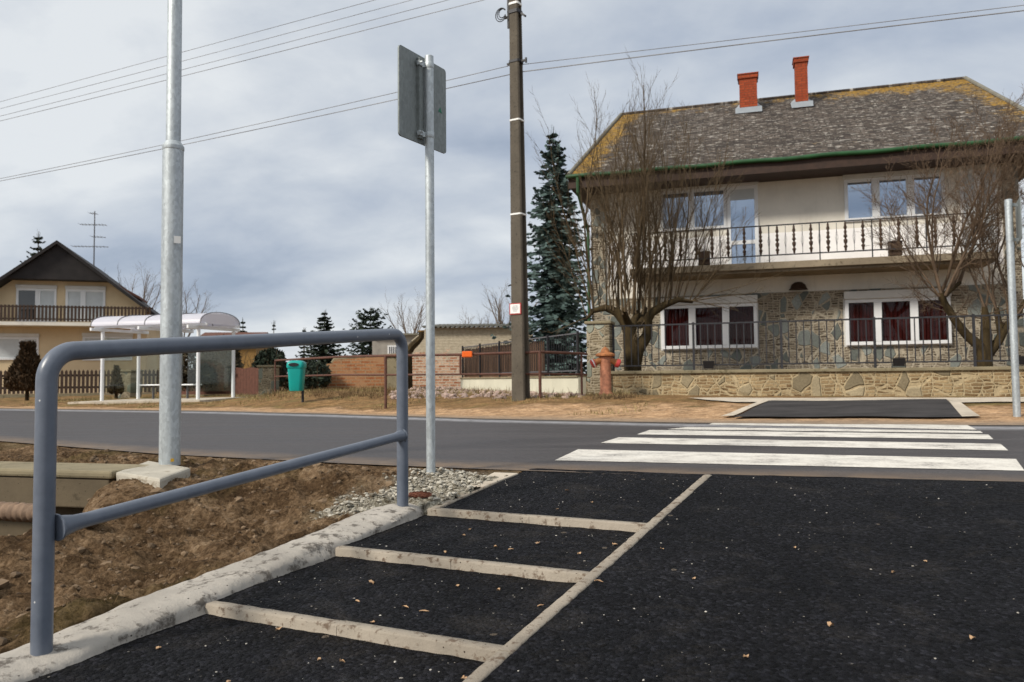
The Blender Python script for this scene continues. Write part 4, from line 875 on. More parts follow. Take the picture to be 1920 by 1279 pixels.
# ---- sloping side fence from the pillar into the yard, on a peeling plinth
A0 = at(1100, 700, 17.3); A1 = at(868, 700, 25.0); SF = Frame((A1.x, A1.y, gz(A1.x, A1.y)), Vector((A0.x-A1.x, A0.y-A1.y, 0))); sp2 = FF(SF); LL = (Vector((A0.x, A0.y))-Vector((A1.x, A1.y))).length
zp = at(1095, 705, A0.y).z
o = onframe('plinth_wall', SF, 'low peeling whitish plinth under the iron side fence', 'low wall'); mb = MB(); B(mb, SF, 0, LL-.25, -.08, .12, -.4, zp-.03); mb.build('masonry', M['plinth'], o, True, 0)
mb = MB(); B(mb, SF, 0, LL-.25, -.11, .15, zp-.028, zp+.01); mb.build('coping', M['slab'], o, True, 0)
o = onframe('side_fence', SF, 'slim iron fence running back from the stone pillar, brown reed mat behind it', 'fence')
zt_ = at(1099, 622, A0.y-.1).z; mb = MB()
for z in (zt_, zp+.12): B(mb, SF, 0, LL-.3, .0, .035, z-.014, z+.014)
mb.build('rails', M['grayiron'], o, True, 0)
mb = MB(); n_ = int((LL-.3)/.13)
for k in range(n_): B(mb, SF, k*.13+.03, k*.13+.045, .010, .025, zp+.134, zt_-.014)
mb.build('bars', M['iron'], o, True, 0)
for k in range(6): mb = MB(); xx = .02+k*(LL-.4)/5; B(mb, SF, xx, xx+.045, -.01, .045, zp+.012, zt_+.05) if False else mb.box(xx, xx+.045, -.045, -.001, zp+.012-SF.o.z, zt_+.05-SF.o.z); mb.build('post', M['iron'], o, True, 0)
mb = MB(); n = 300; Lr = LL*.72
for k in range(n):
    x = k*Lr/n; mb.tube([(x, .06+.01*math.sin(k*7), zp+.02-SF.o.z), (x+rnd.uniform(-.01, .01), .065, zt_-.10+rnd.uniform(-.06, .05)-SF.o.z)], .016, 4, False)
mb.build('reed_mat', M['reed'], o, True)
# ---- fire hydrant
hy = at(1136, 744, 16.35); hy.z = gz(hy.x, hy.y); h = empty('fire_hydrant', hy, 'weathered orange red fire hydrant with two red capped outlets in front of the stone pillar', 'fire hydrant')
sc_ = at(1136, 650, hy.y).z-hy.z; X, Y, Z = hy
mb = MB(); mb.lathe((X, Y, Z), [(r_, z*sc_) for r_, z in [(.150, -.04), (.145, .05), (.125, .06), (.118, .09), (.112, .60), (.118, .66), (.128, .70), (.128, .79)]], 24); mb.build('column', M['hydrant'], h)
mb = MB(); mb.lathe((X, Y, Z), [(r_, z*sc_) for r_, z in [(.175, .795), (.205, .81), (.205, .84), (.16, .865), (.10, .885), (.082, .93), (.06, .965), (.03, .985), (.01, 1.0)]], 24); mb.build('bonnet', M['hydcap'], h)
for sg in (-1, 1):
    ax = Matrix.Rotation(sg*R(115), 3, 'Y'); mb = MB(); c = Vector((X+sg*.08, Y-.03, Z+.735*sc_)); mb.lathe(c, [(.062, 0), (.062, .13), (.075, .13), (.075, .15)], 16, 0, ax); ou = mb.build('outlet', M['hydcap'], h)
    mb = MB(); c2 = c+ax @ Vector((0, 0, .152)); mb.lathe(c2, [(.088, 0), (.092, .01), (.092, .07), (.06, .09)], 16, 0, ax); cp = mb.build('cap', M['red'], ou)
    mb = MB(); mb.lathe(c+ax @ Vector((0, 0, .162)), [(.0935, .012), (.0935, .035)], 16, 0, ax)
    if sg < 0: mb.build('white_band', M['label'], ou)
# ---- concrete power pole with fittings
pp = at(977, 752, 15.4); pp.z = gz(pp.x, pp.y); po = empty('power_pole', pp, 'tall dark concrete power pole with white rings and a red framed notice', 'power pole')
X, Y, Z = pp; pyaw = R(-30); ex = Vector((math.cos(pyaw), math.sin(pyaw), 0)); ey = Vector((-ex.y, ex.x, 0)); topp = at(965, -75, Y); lean = Vector((topp.x-X, 0, topp.z-Z)); HP = lean.z
def pc(t): return Vector((X, Y, Z))+lean*t
def pwid(t): return .142-.050*t, .135-.045*t
mb = MB()
def ringp(c, a, b, ch=.025):
    return [c+ex*u*1+ey*v for u, v in ((-a+ch, -b), (a-ch, -b), (a, -b+ch), (a, b-ch), (a-ch, b), (-a+ch, b), (-a, b-ch), (-a, -b+ch))]
vs = []
for k in range(13):
    t = -.03+k/12*1.03; a, b = pwid(max(0, t)); c = pc(t); g = b*.48; dp = a*.55
    vs += [c+ex*u+ey*v for u, v in ((-a+.02, -b), (a-.02, -b), (a, -b+.02), (a, -g), (a-dp, -g*.8), (a-dp, g*.8), (a, g), (a, b-.02), (a-.02, b), (-a+.02, b), (-a, b-.02), (-a, g), (-a+dp, g*.8), (-a+dp, -g*.8), (-a, -g), (-a, -b+.02))]
mb.add(vs, [(k*16+i, k*16+(i+1) % 16, (k+1)*16+(i+1) % 16, (k+1)*16+i) for k in range(12) for i in range(16)]+[tuple(12*16+i for i in range(16))]); mb.build('shaft', M['pole'], po, smooth=25)
def tz(py): return (at(970, py, Y).z-Z)/HP
def band(py, hgt, mat, name, off=.006):
    t = tz(py); a, b = pwid(t); mb = MB(); c = pc(t); r_ = ringp(c-Vector((0, 0, hgt)), a+off, b+off)+ringp(c+Vector((0, 0, hgt)), a+off, b+off)
    mb.add(r_, [(i, (i+1) % 8, 8+(i+1) % 8, 8+i) for i in range(8)]+[tuple(range(7, -1, -1)), tuple(range(8, 16))]); return mb.build(name, mat, po, smooth=0)
band(227, .016, M['label'], 'white_ring', .008); band(403, .016, M['label'], 'white_ring', .008); band(9, .022, M['label'], 'white_ring', .010)
band(117, .025, M['iron'], 'iron_band', .012); band(24, .035, M['iron'], 'iron_band', .016)
t = tz(117); a, b = pwid(t); c = pc(t); mb = MB(); mb.obox(c+ex*(a+.07), ex*.06, ey*.02, (0, 0, .018)); mb.obox(c-ex*(a+.05), ex*.05, ey*.02, (0, 0, .018)); mb.obox(c+ex*(a+.12), ex*.016, ey*.016, (0, 0, .05)); mb.build('wire_bracket', M['iron'], po, smooth=0)
t = tz(24); c = pc(t); mb = MB(); mb.obox(c+ex*(a+.05)-Vector((0, 0, .06)), ex*.07+Vector((0, 0, -.06)), ey*.03, Vector((.01, 0, .018))); mb.obox(c-ex*(a+.06)+Vector((0, 0, .05)), ex*.018, ey*.018, (0, 0, .33)); mb.obox(c-ex*(a+.10)-Vector((0, 0, .05)), ex*.05, ey*.018, (0, 0, .02)); mb.build('wire_bracket', M['iron'], po, smooth=0)
mb = MB(); cc = pc(tz(22))-ex*(a+.19)
for rr_, o_ in ((.10, 0), (.08, .03), (.125, -.02)): mb.tube([cc+ex*(math.cos(w)*rr_)+ey*(-.05+o_)+Vector((0, 0, math.sin(w)*rr_*1.1+o_)) for w in np.linspace(.6, 5.9, 24)], .009, 6)
mb.build('cable_loop', M['iron'], po)
t = tz(580); a, b = pwid(t); c = pc(t)-ey*(b+.012)-ex*.02; mb = MB(); mb.obox(c, ex*.128, ey*.008, (0, 0, .108)); nt_ = mb.build('notice', M['red'], po, smooth=0)
mb = MB(); mb.obox(c-ey*.010, ex*.108, ey*.003, (0, 0, .090)); mb.build('notice_face', M['label'], nt_, smooth=0)
mb = MB()
for i, (w_, z_) in enumerate(((.055, .055), (.07, .03), (.07, .005), (.06, -.02), (.045, -.045))): mb.obox(c-ey*.0145+Vector((0, 0, z_))+ex*.005, ex*w_, ey*.001, (0, 0, .005))
mb.build('notice_print', M['ink'], nt_, smooth=0)
# ---- overhead wires, each its own
wa = Vector((topp.x, topp.y)); 
WL = Frame((-15.0, 22.3, 0), Vector((15.0+X, Y-22.3, 0))); WR = Frame((X, Y, 0), Vector((.9584, -.286, 0)))
def wire(F, pix, r, label, group, x_ext=None):
    xz = [F.px(*q) for q in pix]; x0, x1, x2 = [q[0] for q in xz]; co = np.polyfit([q[0] for q in xz], [q[1] for q in xz], 2)
    a, b = min(x0, x2), max(x0, x2); a -= 14 if F is WL else 0; b = (b if F is WR else 16.6); a = (a if F is WL else .1); b += 9 if F is WR else 0
    mb = MB(); mb.tube([F.w(x, 0, float(np.polyval(co, x))) for x in np.linspace(a, b, 40)], r*.6, 6)
    tag(mb.build('overhead_wire', M['wire'], smooth=60), label, 'power line', group)
G_ = 'overhead wires at the power pole'
wire(WL, [(0, 191), (345, 97), (703, 0)], .010, 'topmost of the four thin upper wires left of the power pole', G_)
wire(WL, [(0, 204), (345, 114), (772, 0)], .010, 'second from top of the four thin upper wires left of the power pole', G_)
wire(WL, [(0, 218), (345, 130), (840, 0)], .010, 'third from top of the four thin upper wires left of the power pole', G_)
wire(WL, [(0, 227), (345, 142), (895, 3)], .012, 'lowest of the four upper wires, ending at the cable loops on the pole', G_)
wire(WL, [(0, 335), (345, 263), (944, 126)], .012, 'upper wire of the lower pair running left from the pole behind the road sign', G_)
wire(WL, [(0, 339.5), (345, 271), (955, 140)], .014, 'lower wire of the lower pair running left from the pole behind the road sign', G_)
wire(WR, [(988, 120), (1440, 67), (1918, 10)], .011, 'thinner upper wire rising right from the pole over the big house', G_)
wire(WR, [(984, 134), (1440, 77), (1918, 20)], .017, 'thicker lower wire rising right from the pole over the big house', G_)
# ================================================================== trees
def grow(mb, p, d, L, r, lvl, rnd, nch, up=.12, wig=.16, ang=(22, 48), lr=.42, n=None, tip=.3, t0=.25):
    n = n or max(3, 7-2*lvl); p = Vector(p); d = Vector(d).normalized(); pts = [p.copy()]; ds = [d.copy()]
    for i in range(n):
        d = (d+Vector((rnd.gauss(0, wig), rnd.gauss(0, wig), rnd.gauss(0, wig)*.5+up)) * (1 if i else .4)).normalized(); p = p+d*(L/n); pts.append(p.copy()); ds.append(d.copy())
    rad = [r*(1-(1-tip)*i/n) for i in range(n+1)]; mb.tube(pts, rad, (7, 5, 4, 3, 3)[min(lvl, 4)], lvl == 0)
    if lvl < len(nch):
        for k in range(nch[lvl]):
            t = t0+(1-t0)*(k+rnd.random())/nch[lvl]; i = min(n-1, int(t*n)); q = pts[i].lerp(pts[i+1], t*n-i); dd = ds[i]
            ax = dd.orthogonal(); ax.rotate(Matrix.Rotation(rnd.uniform(0, 6.283), 3, dd)); c = dd.copy(); c.rotate(Matrix.Rotation(R(rnd.uniform(*ang)), 3, ax))
            grow(mb, q, c, L*lr*rnd.uniform(.55, 1.25)*(1.15-.5*t), max(.0036, r*(1-(1-tip)*t)*rnd.uniform(.38, .6)), lvl+1, rnd, nch, up, wig*1.15, ang, lr, None, tip, .2)
    return pts
# pollarded tree behind the garden wall, left
rnd = random.Random(11); TY = 18.4; b = at(1188, 700, TY); b.z = .45
t1 = empty('bare_tree', (b.x, b.y, b.z), 'tall bare pollarded tree with straight upright shoots behind the railing near the stone pillar', 'tree', 'bare trees in front of the house')
mb = MB(); P_ = lambda px, py, dy=0: at(px, py, TY+dy)
mb.tube([b-Vector((0, 0, .2)), b, P_(1184, 650), P_(1180, 622), P_(1172, 604), P_(1156, 585), P_(1135, 577), P_(1112, 583), P_(1100, 598)], [.26, .22, .20, .16, .13, .11, .085, .06, .03], 10)
mb.tube([P_(1188, 690, .02), P_(1196, 655, .02), P_(1214, 628, .05), P_(1214, 600, .05), P_(1222, 586), P_(1245, 572), P_(1272, 562), P_(1298, 566, .1)], [.17, .16, .13, .12, .11, .09, .065, .04], 10)
mb.tube([P_(1182, 625), P_(1190, 600, .1), P_(1196, 585, .2)], [.12, .09, .07], 8)
mb.tube([P_(1180, 612), P_(1172, 592, -.3), P_(1170, 580, -.6)], [.10, .08, .05], 8)
mb.tube([P_(1200, 610), P_(1206, 590, .4), P_(1210, 578, .8)], [.10, .08, .05], 8)
mb.build('trunk', M['mossbark'], t1, smooth=60)
mb = MB(); sh = [(1113, 582, 0, 4.6, .040, -.03), (1124, 580, .1, 3.4, .022, -.12), (1138, 578, 0, 3.0, .02, -.06), (1150, 583, -.1, 3.2, .026, .02), (1160, 588, .1, 4.5, .045, .0), (1168, 590, -.5, 4.2, .035, -.05), (1172, 585, -.6, 3.6, .028, .03),
     (1186, 590, .1, 4.9, .050, .06), (1192, 588, .1, 4.4, .035, -.02), (1198, 585, .2, 4.7, .042, .05), (1206, 580, .8, 4.6, .034, .04), (1210, 580, .9, 4.2, .028, .10), (1216, 590, 0, 4.6, .040, .07), (1226, 584, 0, 4.3, .034, .12),
     (1236, 576, 0, 4.5, .036, .12), (1246, 572, 0, 3.9, .03, .20), (1256, 569, .05, 4.2, .03, .17), (1268, 563, 0, 4.1, .032, .26), (1280, 563, .05, 3.6, .026, .34), (1292, 566, .1, 3.2, .022, .48), (1296, 566, .1, 2.4, .016, .9), (1102, 598, 0, 2.6, .018, -.35), (1250, 571, -.1, 3.4, .024, .3), (1205, 590, -.2, 4.0, .03, .12), (1176, 590, .1, 4.2, .03, -.1), (1145, 580, -.1, 3.9, .028, -.08)]
for (px, py, dy, L, r, tx) in sh:
    grow(mb, P_(px, py, dy), (tx+rnd.gauss(0, .03), rnd.gauss(0, .10), 1), L*rnd.uniform(.94, 1.08), r*.80, 0, rnd, (24, 9), .07, .075, (14, 36), .30, 10, .16, .10)
    grow(mb, P_(px+rnd.gauss(0, 7), py, dy), (tx*1.1+rnd.gauss(0, .10), rnd.gauss(0, .22), 1), L*rnd.uniform(.55, 1.0), r*.45, 0, rnd, (18, 7), .08, .07, (14, 40), .30, 9, .2, .10)
for (px, py, L, dx_, dz_) in ((1290, 565, 1.6, 1, .12), (1280, 562, 1.3, .9, -.12), (1290, 566, 2.3, 1, .35), (1104, 596, 1.0, -1, -.25), (1210, 600, .9, -.3, -.3)): grow(mb, P_(px, py), (dx_, -.2, dz_), L, .016, 1, rnd, (0, 6, 4), .01, .10, (20, 50), .4, 7)
mb.build('crown', M['bark'], t1, smooth=60)
# right tree, wide vase of fine twigs
rnd = random.Random(5); TY = 16.3; b = at(1846, 690, TY); b.z = .45
t2 = empty('bare_tree', (b.x, b.y, b.z), 'wide bare tree with forked mossy trunk and dense twigs beside the right sign post', 'tree', 'bare trees in front of the house')
mb = MB()
mb.tube([b-Vector((0, 0, .2)), b, P_(1846, 668), P_(1838, 650), P_(1812, 628), P_(1790, 600), P_(1772, 570), P_(1764, 548)], [.20, .17, .14, .11, .09, .08, .07, .045], 10)
mb.tube([P_(1848, 675), P_(1849, 640), P_(1848, 600), P_(1846, 575)], [.14, .12, .09, .05], 8)
mb.tube([P_(1852, 665, .02), P_(1872, 640), P_(1886, 612), P_(1904, 596), P_(1925, 560, .1)], [.11, .09, .08, .065, .04], 9)
mb.tube([P_(1878, 628), P_(1872, 600, .1), P_(1868, 578, .2)], [.08, .06, .05], 8)
mb.tube([P_(1765, 560), P_(1780, 545, .2), P_(1800, 530, .3)], [.07, .06, .04], 8)
mb.build('trunk', M['mossbark'], t2, smooth=60)
mb = MB(); sh = [(1766, 552, 0, 3.0, .05, -.28), (1764, 550, -.2, 2.9, .045, -.10), (1766, 548, .2, 3.3, .05, .10), (1772, 555, -.2, 3.2, .045, .35), (1780, 548, .2, 3.4, .05, .42), (1795, 532, .3, 3.4, .045, .38), (1800, 530, .3, 3.0, .04, .2), (1760, 556, .1, 2.2, .025, -.75), (1762, 556, -.3, 2.4, .03, -.5),
     (1846, 577, 0, 2.8, .035, -.1), (1848, 580, .1, 3.2, .035, .15), (1868, 580, .2, 3.3, .035, .05), (1890, 605, .1, 3.0, .035, .05), (1904, 596, .2, 3.2, .035, .2), (1925, 562, .1, 3.0, .04, .2), (1925, 560, .1, 2.8, .035, -.05), (1868, 580, -.2, 3.0, .03, -.25), (1905, 594, -.2, 2.2, .03, .6)]
for (px, py, dy, L, r, tx) in sh: grow(mb, P_(px, py, dy), (tx*1.15, rnd.gauss(0, .2), .9), L*1.02, r*.7, 0, rnd, (14, 10, 5), .07, .12, (20, 48), .42, 9, .2, .12)
for (px, py, tx) in ((1750, 575, -1), (1770, 575, -.7), (1848, 600, -.9), (1846, 590, .9), (1890, 610, -.8), (1790, 590, .6), (1905, 596, .9)): grow(mb, P_(px, py), (tx, rnd.gauss(0, .4), .25), 1.2, .014, 1, rnd, (0, 10, 6), .03, .16, (25, 60), .5, 6)
mb.build('crown', M['twig'], t2, smooth=60)
# bare trees far behind
for k, (px, py, Y, top, tx, nn, lb) in enumerate(((262, 640, 46, 512, 0, 7, 'bare grey tree rising behind the right roof edge of the yellow house'), (345, 640, 48, 545, .1, 6, 'thin bare grey tree top just right of the lamp post above the bus shelter'), (952, 660, 33, 552, 0, 7, 'bare grey brown tree over the cream ruin left of the power pole'), (770, 660, 44, 568, 0, 6, 'faint bare shoots rising behind the cream ruin beside the sign post'), (892, 660, 46, 592, 0, 5, 'low faint bare tree top above the corrugated edge of the ruin'), (1150, 640, 26, 560, 0, 3, None))):
    if lb is None: continue
    b = at(px, py, Y); b.z = .2; H_ = at(px, top, Y).z-.2; e = empty('bare_tree', b, lb, 'tree', 'bare trees in the background')
    mb = MB(); pts = grow(mb, b, (0, 0, 1), H_*.40, .11, 0, rnd, (), .1, .04); mb.build('trunk', M['greytwig'], e)
    mb = MB()
    for j in range(nn): w = 6.283*j/nn; grow(mb, pts[-1], (math.cos(w)*.45+tx, math.sin(w)*.45, 1), H_*.60, .05, 0, rnd, (7, 5, 3), .07, .10, (18, 42), .45, 8, .3)
    mb.build('crown', M['greytwig'], e)
# conifers: whorls of drooping boughs carrying needle sprays
def conifer(px, top, base_y, Y, rad, label, mat, name='spruce_tree', nw=26, droop=.25, gaps=.12, seed=1, zb=.25, dens=1.0, group='conifers behind the fences', up_tip=.3, pw=1.0, lean=0):
    rnd = random.Random(seed); b = at(px, base_y, Y); b.z = zb; H_ = at(px, top, Y).z-zb; e = empty(name, b, label, 'tree', group)
    mb = MB(); mb.tube([b-Vector((0, 0, .3)), b+Vector((0, 0, H_*.5)), b+Vector((0, 0, H_))], [.035+H_*.016, .02+H_*.009, .008], 7); mb.build('trunk', M['bark'], e)
    mb = MB(); z0 = .10
    for i in range(nw):
        t = z0+(1-z0)*(i+rnd.uniform(-.2, .2))/nw; rr = rad*(1-t)**pw+.05; nb = int(5+5*(1-t)*dens)
        for j in range(nb):
            if rnd.random() < gaps: continue
            w = 6.283*(j+rnd.random()*.8)/nb+i*1.3; L = rr*rnd.uniform(.62, 1.18); out = Vector((math.cos(w), math.sin(w), 0)); p = b+Vector((0, 0, H_*t)); sg = 5; side = Vector((-out.y, out.x, 0)); prev = p
            for k in range(1, sg+1):
                u = k/sg; q = p+out*(L*u)+Vector((0, 0, -droop*L*math.sin(u*2.2)*.9+up_tip*L*u*u*.4+rnd.gauss(0, .012)))
                mb.tube([prev, q], [.012*(1.2-u), .010*(1.1-u)], 3, False); spl = (.10+.30*(1-u))*min(1, L*1.3)+.05
                for sgn in (-1, 1):
                    for rep_ in range(2):
                        m1 = prev.lerp(q, rnd.random()); dirv = (side*sgn*rnd.uniform(.6, 1.1)+out*rnd.uniform(.3, .9)+Vector((0, 0, rnd.uniform(-.45, .15)))).normalized(); ln = spl*rnd.uniform(.7, 1.3); wd = Vector((rnd.gauss(0, 1), rnd.gauss(0, 1), rnd.gauss(0, 1))).cross(dirv).normalized()*(.028+.02*rnd.random())*(1+H_*.04); tp_ = m1+dirv*ln
                        mb.add([m1-wd*.5, m1+dirv*ln*.5-wd, tp_, m1+dirv*ln*.5+wd, m1+wd*.5], [(0, 1, 2, 3, 4)])
                prev = q
    for k in range(8): mb.tube([b+Vector((0, 0, H_*.9)), b+Vector((rnd.gauss(0, .07), rnd.gauss(0, .07), H_*(1+rnd.uniform(-.04, .03))))], [.012, .004], 3, False)
    mb.build('crown', mat, e, smooth=0); return e
conifer(1043, 245, 690, 23.5, 1.95, 'tall blue green spruce between the power pole and the big house', M['spruce'], nw=46, seed=3, dens=1.7, pw=.70, droop=.30, gaps=.20)
conifer(608, 582, 690, 34, 1.75, 'dark conifer with spiky top behind the teal waste bin and brick wall', M['pine'], seed=5, pw=.85, nw=22, gaps=.1, dens=1.2)
conifer(694, 578, 690, 36, 1.6, 'dark bushy conifer standing behind the brick wall, left of the sign post', M['pine'], seed=6, pw=.55, up_tip=1.6, droop=.0, nw=18, dens=1.0)
conifer(455, 598, 690, 38, .9, 'small pointed conifer just right of the bus shelter roof', M['pine'], seed=7, nw=16)
conifer(67, 434, 690, 52, 2.3, 'dark conifer top showing above the left roof slope of the yellow house', M['pine'], seed=8, pw=.7, nw=26, up_tip=.9, dens=1.2)
conifer(570, 614, 690, 40, .6, 'slim low conifer just left of the spiky one, above the bin', M['pine'], seed=9, nw=14)
conifer(513, 602, 690, 44, .35, 'very slim conifer tip standing alone above the handrail left of the bin', M['pine'], seed=10, nw=14)
# clipped thuja shapes
def thuja(px, top, bot, Y, prof, label, seed, mat='thuja', name='clipped_thuja', cat='shrub', n=2600, grp='clipped thujas by the picket fence'):
    rnd = random.Random(seed); b = at(px, bot, Y); H_ = at(px, top, Y).z-b.z; e = empty(name, b, label, cat, grp); mb = MB()
    core = [(max(.01, r_*.82), z*H_) for z, r_ in prof]; mb.lathe(b, core, 12)
    for _ in range(n):
        z = rnd.random(); r_ = float(np.interp(z, [q[0] for q in prof], [q[1] for q in prof])); w = rnd.uniform(0, 6.283); r_ *= rnd.uniform(.80, 1.07)
        c = b+Vector((math.cos(w)*r_, math.sin(w)*r_, z*H_)); s_ = .035+.05*rnd.random(); d1 = Vector((math.cos(w)*.5+rnd.gauss(0, .4), math.sin(w)*.5+rnd.gauss(0, .4), .8)).normalized()*s_*1.7; d2 = d1.cross(Vector((rnd.gauss(0, 1), rnd.gauss(0, 1), .1))).normalized()*s_*.6
        mb.add([c-d1*.3, c+d2, c+d1, c-d2], [(0, 1, 2, 3)])
    mb.build('foliage', M[mat], e, smooth=0); mb = MB(); mb.tube([b-Vector((0, 0, .6)), b+Vector((0, 0, H_*.3))], [.07, .05], 7); mb.build('stem', M['mossbark'], e)
thuja(51, 643, 733, 26.5, [(0, .42), (.10, .62), (.3, .58), (.6, .36), (.82, .17), (.93, .19), (1, .17)], 'big rust brown thuja clipped to a bell with a flat top, left edge', 1)
thuja(218, 688, 738, 27.5, [(0, .17), (.15, .21), (.6, .10), (1, .02)], 'small dark conical thuja in front of the picket fence beside the bus shelter', 2, n=700)
def bush(px, py, Y, w, d, h, label, seed, mat='bush', n=2500, leaf=.09, name='dark_bush'):
    rnd = random.Random(seed); b = at(px, py, Y); e = empty(name, b, label, 'shrub', 'dark undergrowth behind the fences'); mb = MB()
    for _ in range(n):
        u = Vector((rnd.gauss(0, 1), rnd.gauss(0, 1), rnd.gauss(0, 1))).normalized()*rnd.uniform(.55, 1)**.5; k = 1+.28*noise.noise(u*2.2+Vector((seed, 0, 0)))+.15*noise.noise(u*6)
        c = b+Vector((u.x*w*k, u.y*d*k, h*.5+u.z*h*.5*k)); s_ = leaf*rnd.uniform(.5, 1.3); d1 = Vector((rnd.gauss(0, 1), rnd.gauss(0, 1), rnd.gauss(0, 1))).normalized()*s_; d2 = d1.orthogonal().normalized()*s_*.5
        mb.add([c-d1, c+d2, c+d1, c-d2], [(0, 1, 2, 3)])
    mb.build('foliage', M[mat], e, smooth=0); mb = MB()
    for _ in range(26): grow(mb, b+Vector((rnd.uniform(-w, w)*.7, rnd.uniform(-d, d)*.5, -.1)), (rnd.gauss(0, .2), rnd.gauss(0, .2), 1), h*rnd.uniform(.7, 1.1), .02, 1, rnd, (0, 4), .05, .12)
    mb.build('stems', M['bark'], e)
bush(362, 728, 28.5, .95, .6, 1.75, 'dark undergrowth seen through the back glass of the bus shelter', 1)
bush(412, 728, 29.0, .8, .6, 1.8, 'dark undergrowth behind the right glass pane of the bus shelter', 2)
bush(505, 728, 29.0, .62, .6, 1.45, 'dark rounded evergreen behind the small stone pillar left of the bin', 3, 'pine')
bush(590, 735, 24.0, .45, .4, .9, 'low dark shrub behind the teal bin at the end of the brick wall', 4, 'pine', 1500)
bush(545, 728, 31.0, .5, .5, .9, 'low dark shrub between the little pillar and the teal bin', 5, 'bush', 1200)
# ================================================================== yellow house and its fence
yb0 = at(108, 736, 36); YF = Frame((yb0.x, yb0.y, .25), Vector((.955, .297, 0))); yp = FF(YF)
yh = onframe('yellow_house', YF, 'ochre rendered house with black timber gable and brown picket balcony at left', 'house')
xr_ = yp(291, 640)[0]; xl_ = -xr_+.2; zap = yp(109, 452, -.7)[1]; zer = yp(290, 588, -.7)[1]; xer = yp(291, 588, -.7)[0]; xap = yp(109, 452, -.7)[0]; slp = (zap-zer)/(xer-xap); xel = 2*xap-xer; DY = 9.0
def gzr(x): return zap-slp*abs(x-xap)
xr_ = xer-.45; xl_ = xel+.45; hzz = YF.o.z
mb = MB(); out = [(xl_, -.5), (xr_, -.5), (xr_, gzr(xr_)-.18-hzz), (xap, zap-.22-hzz), (xl_, gzr(xl_)-.18-hzz)]
mb.add([(x, 0, z) for x, z in out]+[(x, DY, z) for x, z in out], [(0, 1, 2, 3, 4), (9, 8, 7, 6, 5)]+[(i, 5+i, 5+(i+1) % 5, (i+1) % 5) for i in range(5)]); mb.build('wall', M['yellow'], yh, True, 0)
mb = MB(); th = .16
for sg, xe_ in ((1, xer), (-1, xel)):
    q = [(xap, zap-hzz), (xe_, zer-hzz)]; vs = [(q[0][0], -.95, q[0][1]), (q[1][0], -.95, q[1][1]), (q[1][0], DY+.4, q[1][1]), (q[0][0], DY+.4, q[0][1])]; mb.add(vs+[(v[0], v[1], v[2]-th) for v in vs], [(0, 1, 2, 3), (7, 6, 5, 4), (0, 4, 5, 1), (1, 5, 6, 2), (2, 6, 7, 3), (3, 7, 4, 0)])
yr = mb.build('roof', M['blackwood'], yh, True, 0)
zgb = yp(108, 524, -.7)[1]; gx0 = xap-(zap-.17-zgb)/slp; gx1 = xap+(zap-.17-zgb)/slp
mb = MB(); tri = [(gx0, zgb-hzz), (gx1, zgb-hzz), (xap, zap-.18-hzz)]; mb.add([(x, -.75, z) for x, z in tri]+[(x, -.01, z) for x, z in tri], [(0, 1, 2), (5, 4, 3), (0, 3, 4, 1), (1, 4, 5, 2), (2, 5, 3, 0)]); mb.build('gable_boarding', M['blackwood'], yh, True, 0)
dxa, dza = yp(232, 548, 2.0); mb = MB(); x0 = yp(222, 540, 2.0)[0]; x1 = yp(262, 560, 2.0)[0]; za = yp(226, 534, 2.0)[1]-hzz; zb_ = yp(262, 556, 2.0)[1]-hzz
mb.add([(x0, 2, za), (x1, 2, zb_), (x1, 4.5, zb_), (x0, 4.5, za)]+[(x0, 2, za-.12), (x1, 2, zb_-.12), (x1, 4.5, zb_-.12), (x0, 4.5, za-.12)], [(0,1,2,3),(7,6,5,4),(0,4,5,1),(1,5,6,2),(2,6,7,3),(3,7,4,0)]); mb.box(x0+.2, x1-.2, 2.2, 4.3, gzr(x1)-hzz, zb_-.02); mb.build('dormer', M['brownroof'], yr, True, 0)
def ywin(pl, pr_, pt, pb_, mu, mats, name='window'):
    x0 = yp(pl, pb_, -.05)[0]; x1 = yp(pr_, pb_, -.05)[0]; z1 = yp((pl+pr_)/2, pt, -.05)[1]; z0 = yp((pl+pr_)/2, pb_, -.05)[1]
    window(YF, yp, yh, x0, x1, z0, z1, [yp(mu, pb_, -.05)[0]], mats, .16, -.06, .10, .0, name)
zsl = yp(100, 604, -1.0)[1]
ywin(29, 105, 541, 603, 70, ('pane', 'lace'), 'balcony_door'); ywin(122, 197, 543, 603, 155, ('lace', 'lace'), 'balcony_door'); ywin(-26, 72, 632, 675, 40, ('lace', 'lace')); ywin(154, 248, 631, 676, 195, ('lace', 'lace'))
mb = MB(); xb1_ = yp(287, 604, -1.1)[0]; B(mb, YF, xl_, xb1_, -1.1, -.004, zsl-.16, zsl); mb.build('balcony_slab', M['plaster'], yh, True, 0)
zrt_ = yp(100, 573, -1.0)[1]; mb = MB()
B(mb, YF, xl_, xb1_, -1.08, -1.03, zrt_-.10, zrt_-.04); B(mb, YF, xl_, xb1_, -1.08, -1.03, zsl+.10, zsl+.16); br2 = mb.build('balcony_rails', M['darkwood'], yh, True, 0)
mb = MB(); x = xl_+.05
while x < xb1_-.1: B(mb, YF, x, x+.085, -1.115, -1.083, zsl+.03, zrt_); x += .145
mb.build('balcony_pickets', M['darkwood'], br2, True, 0)
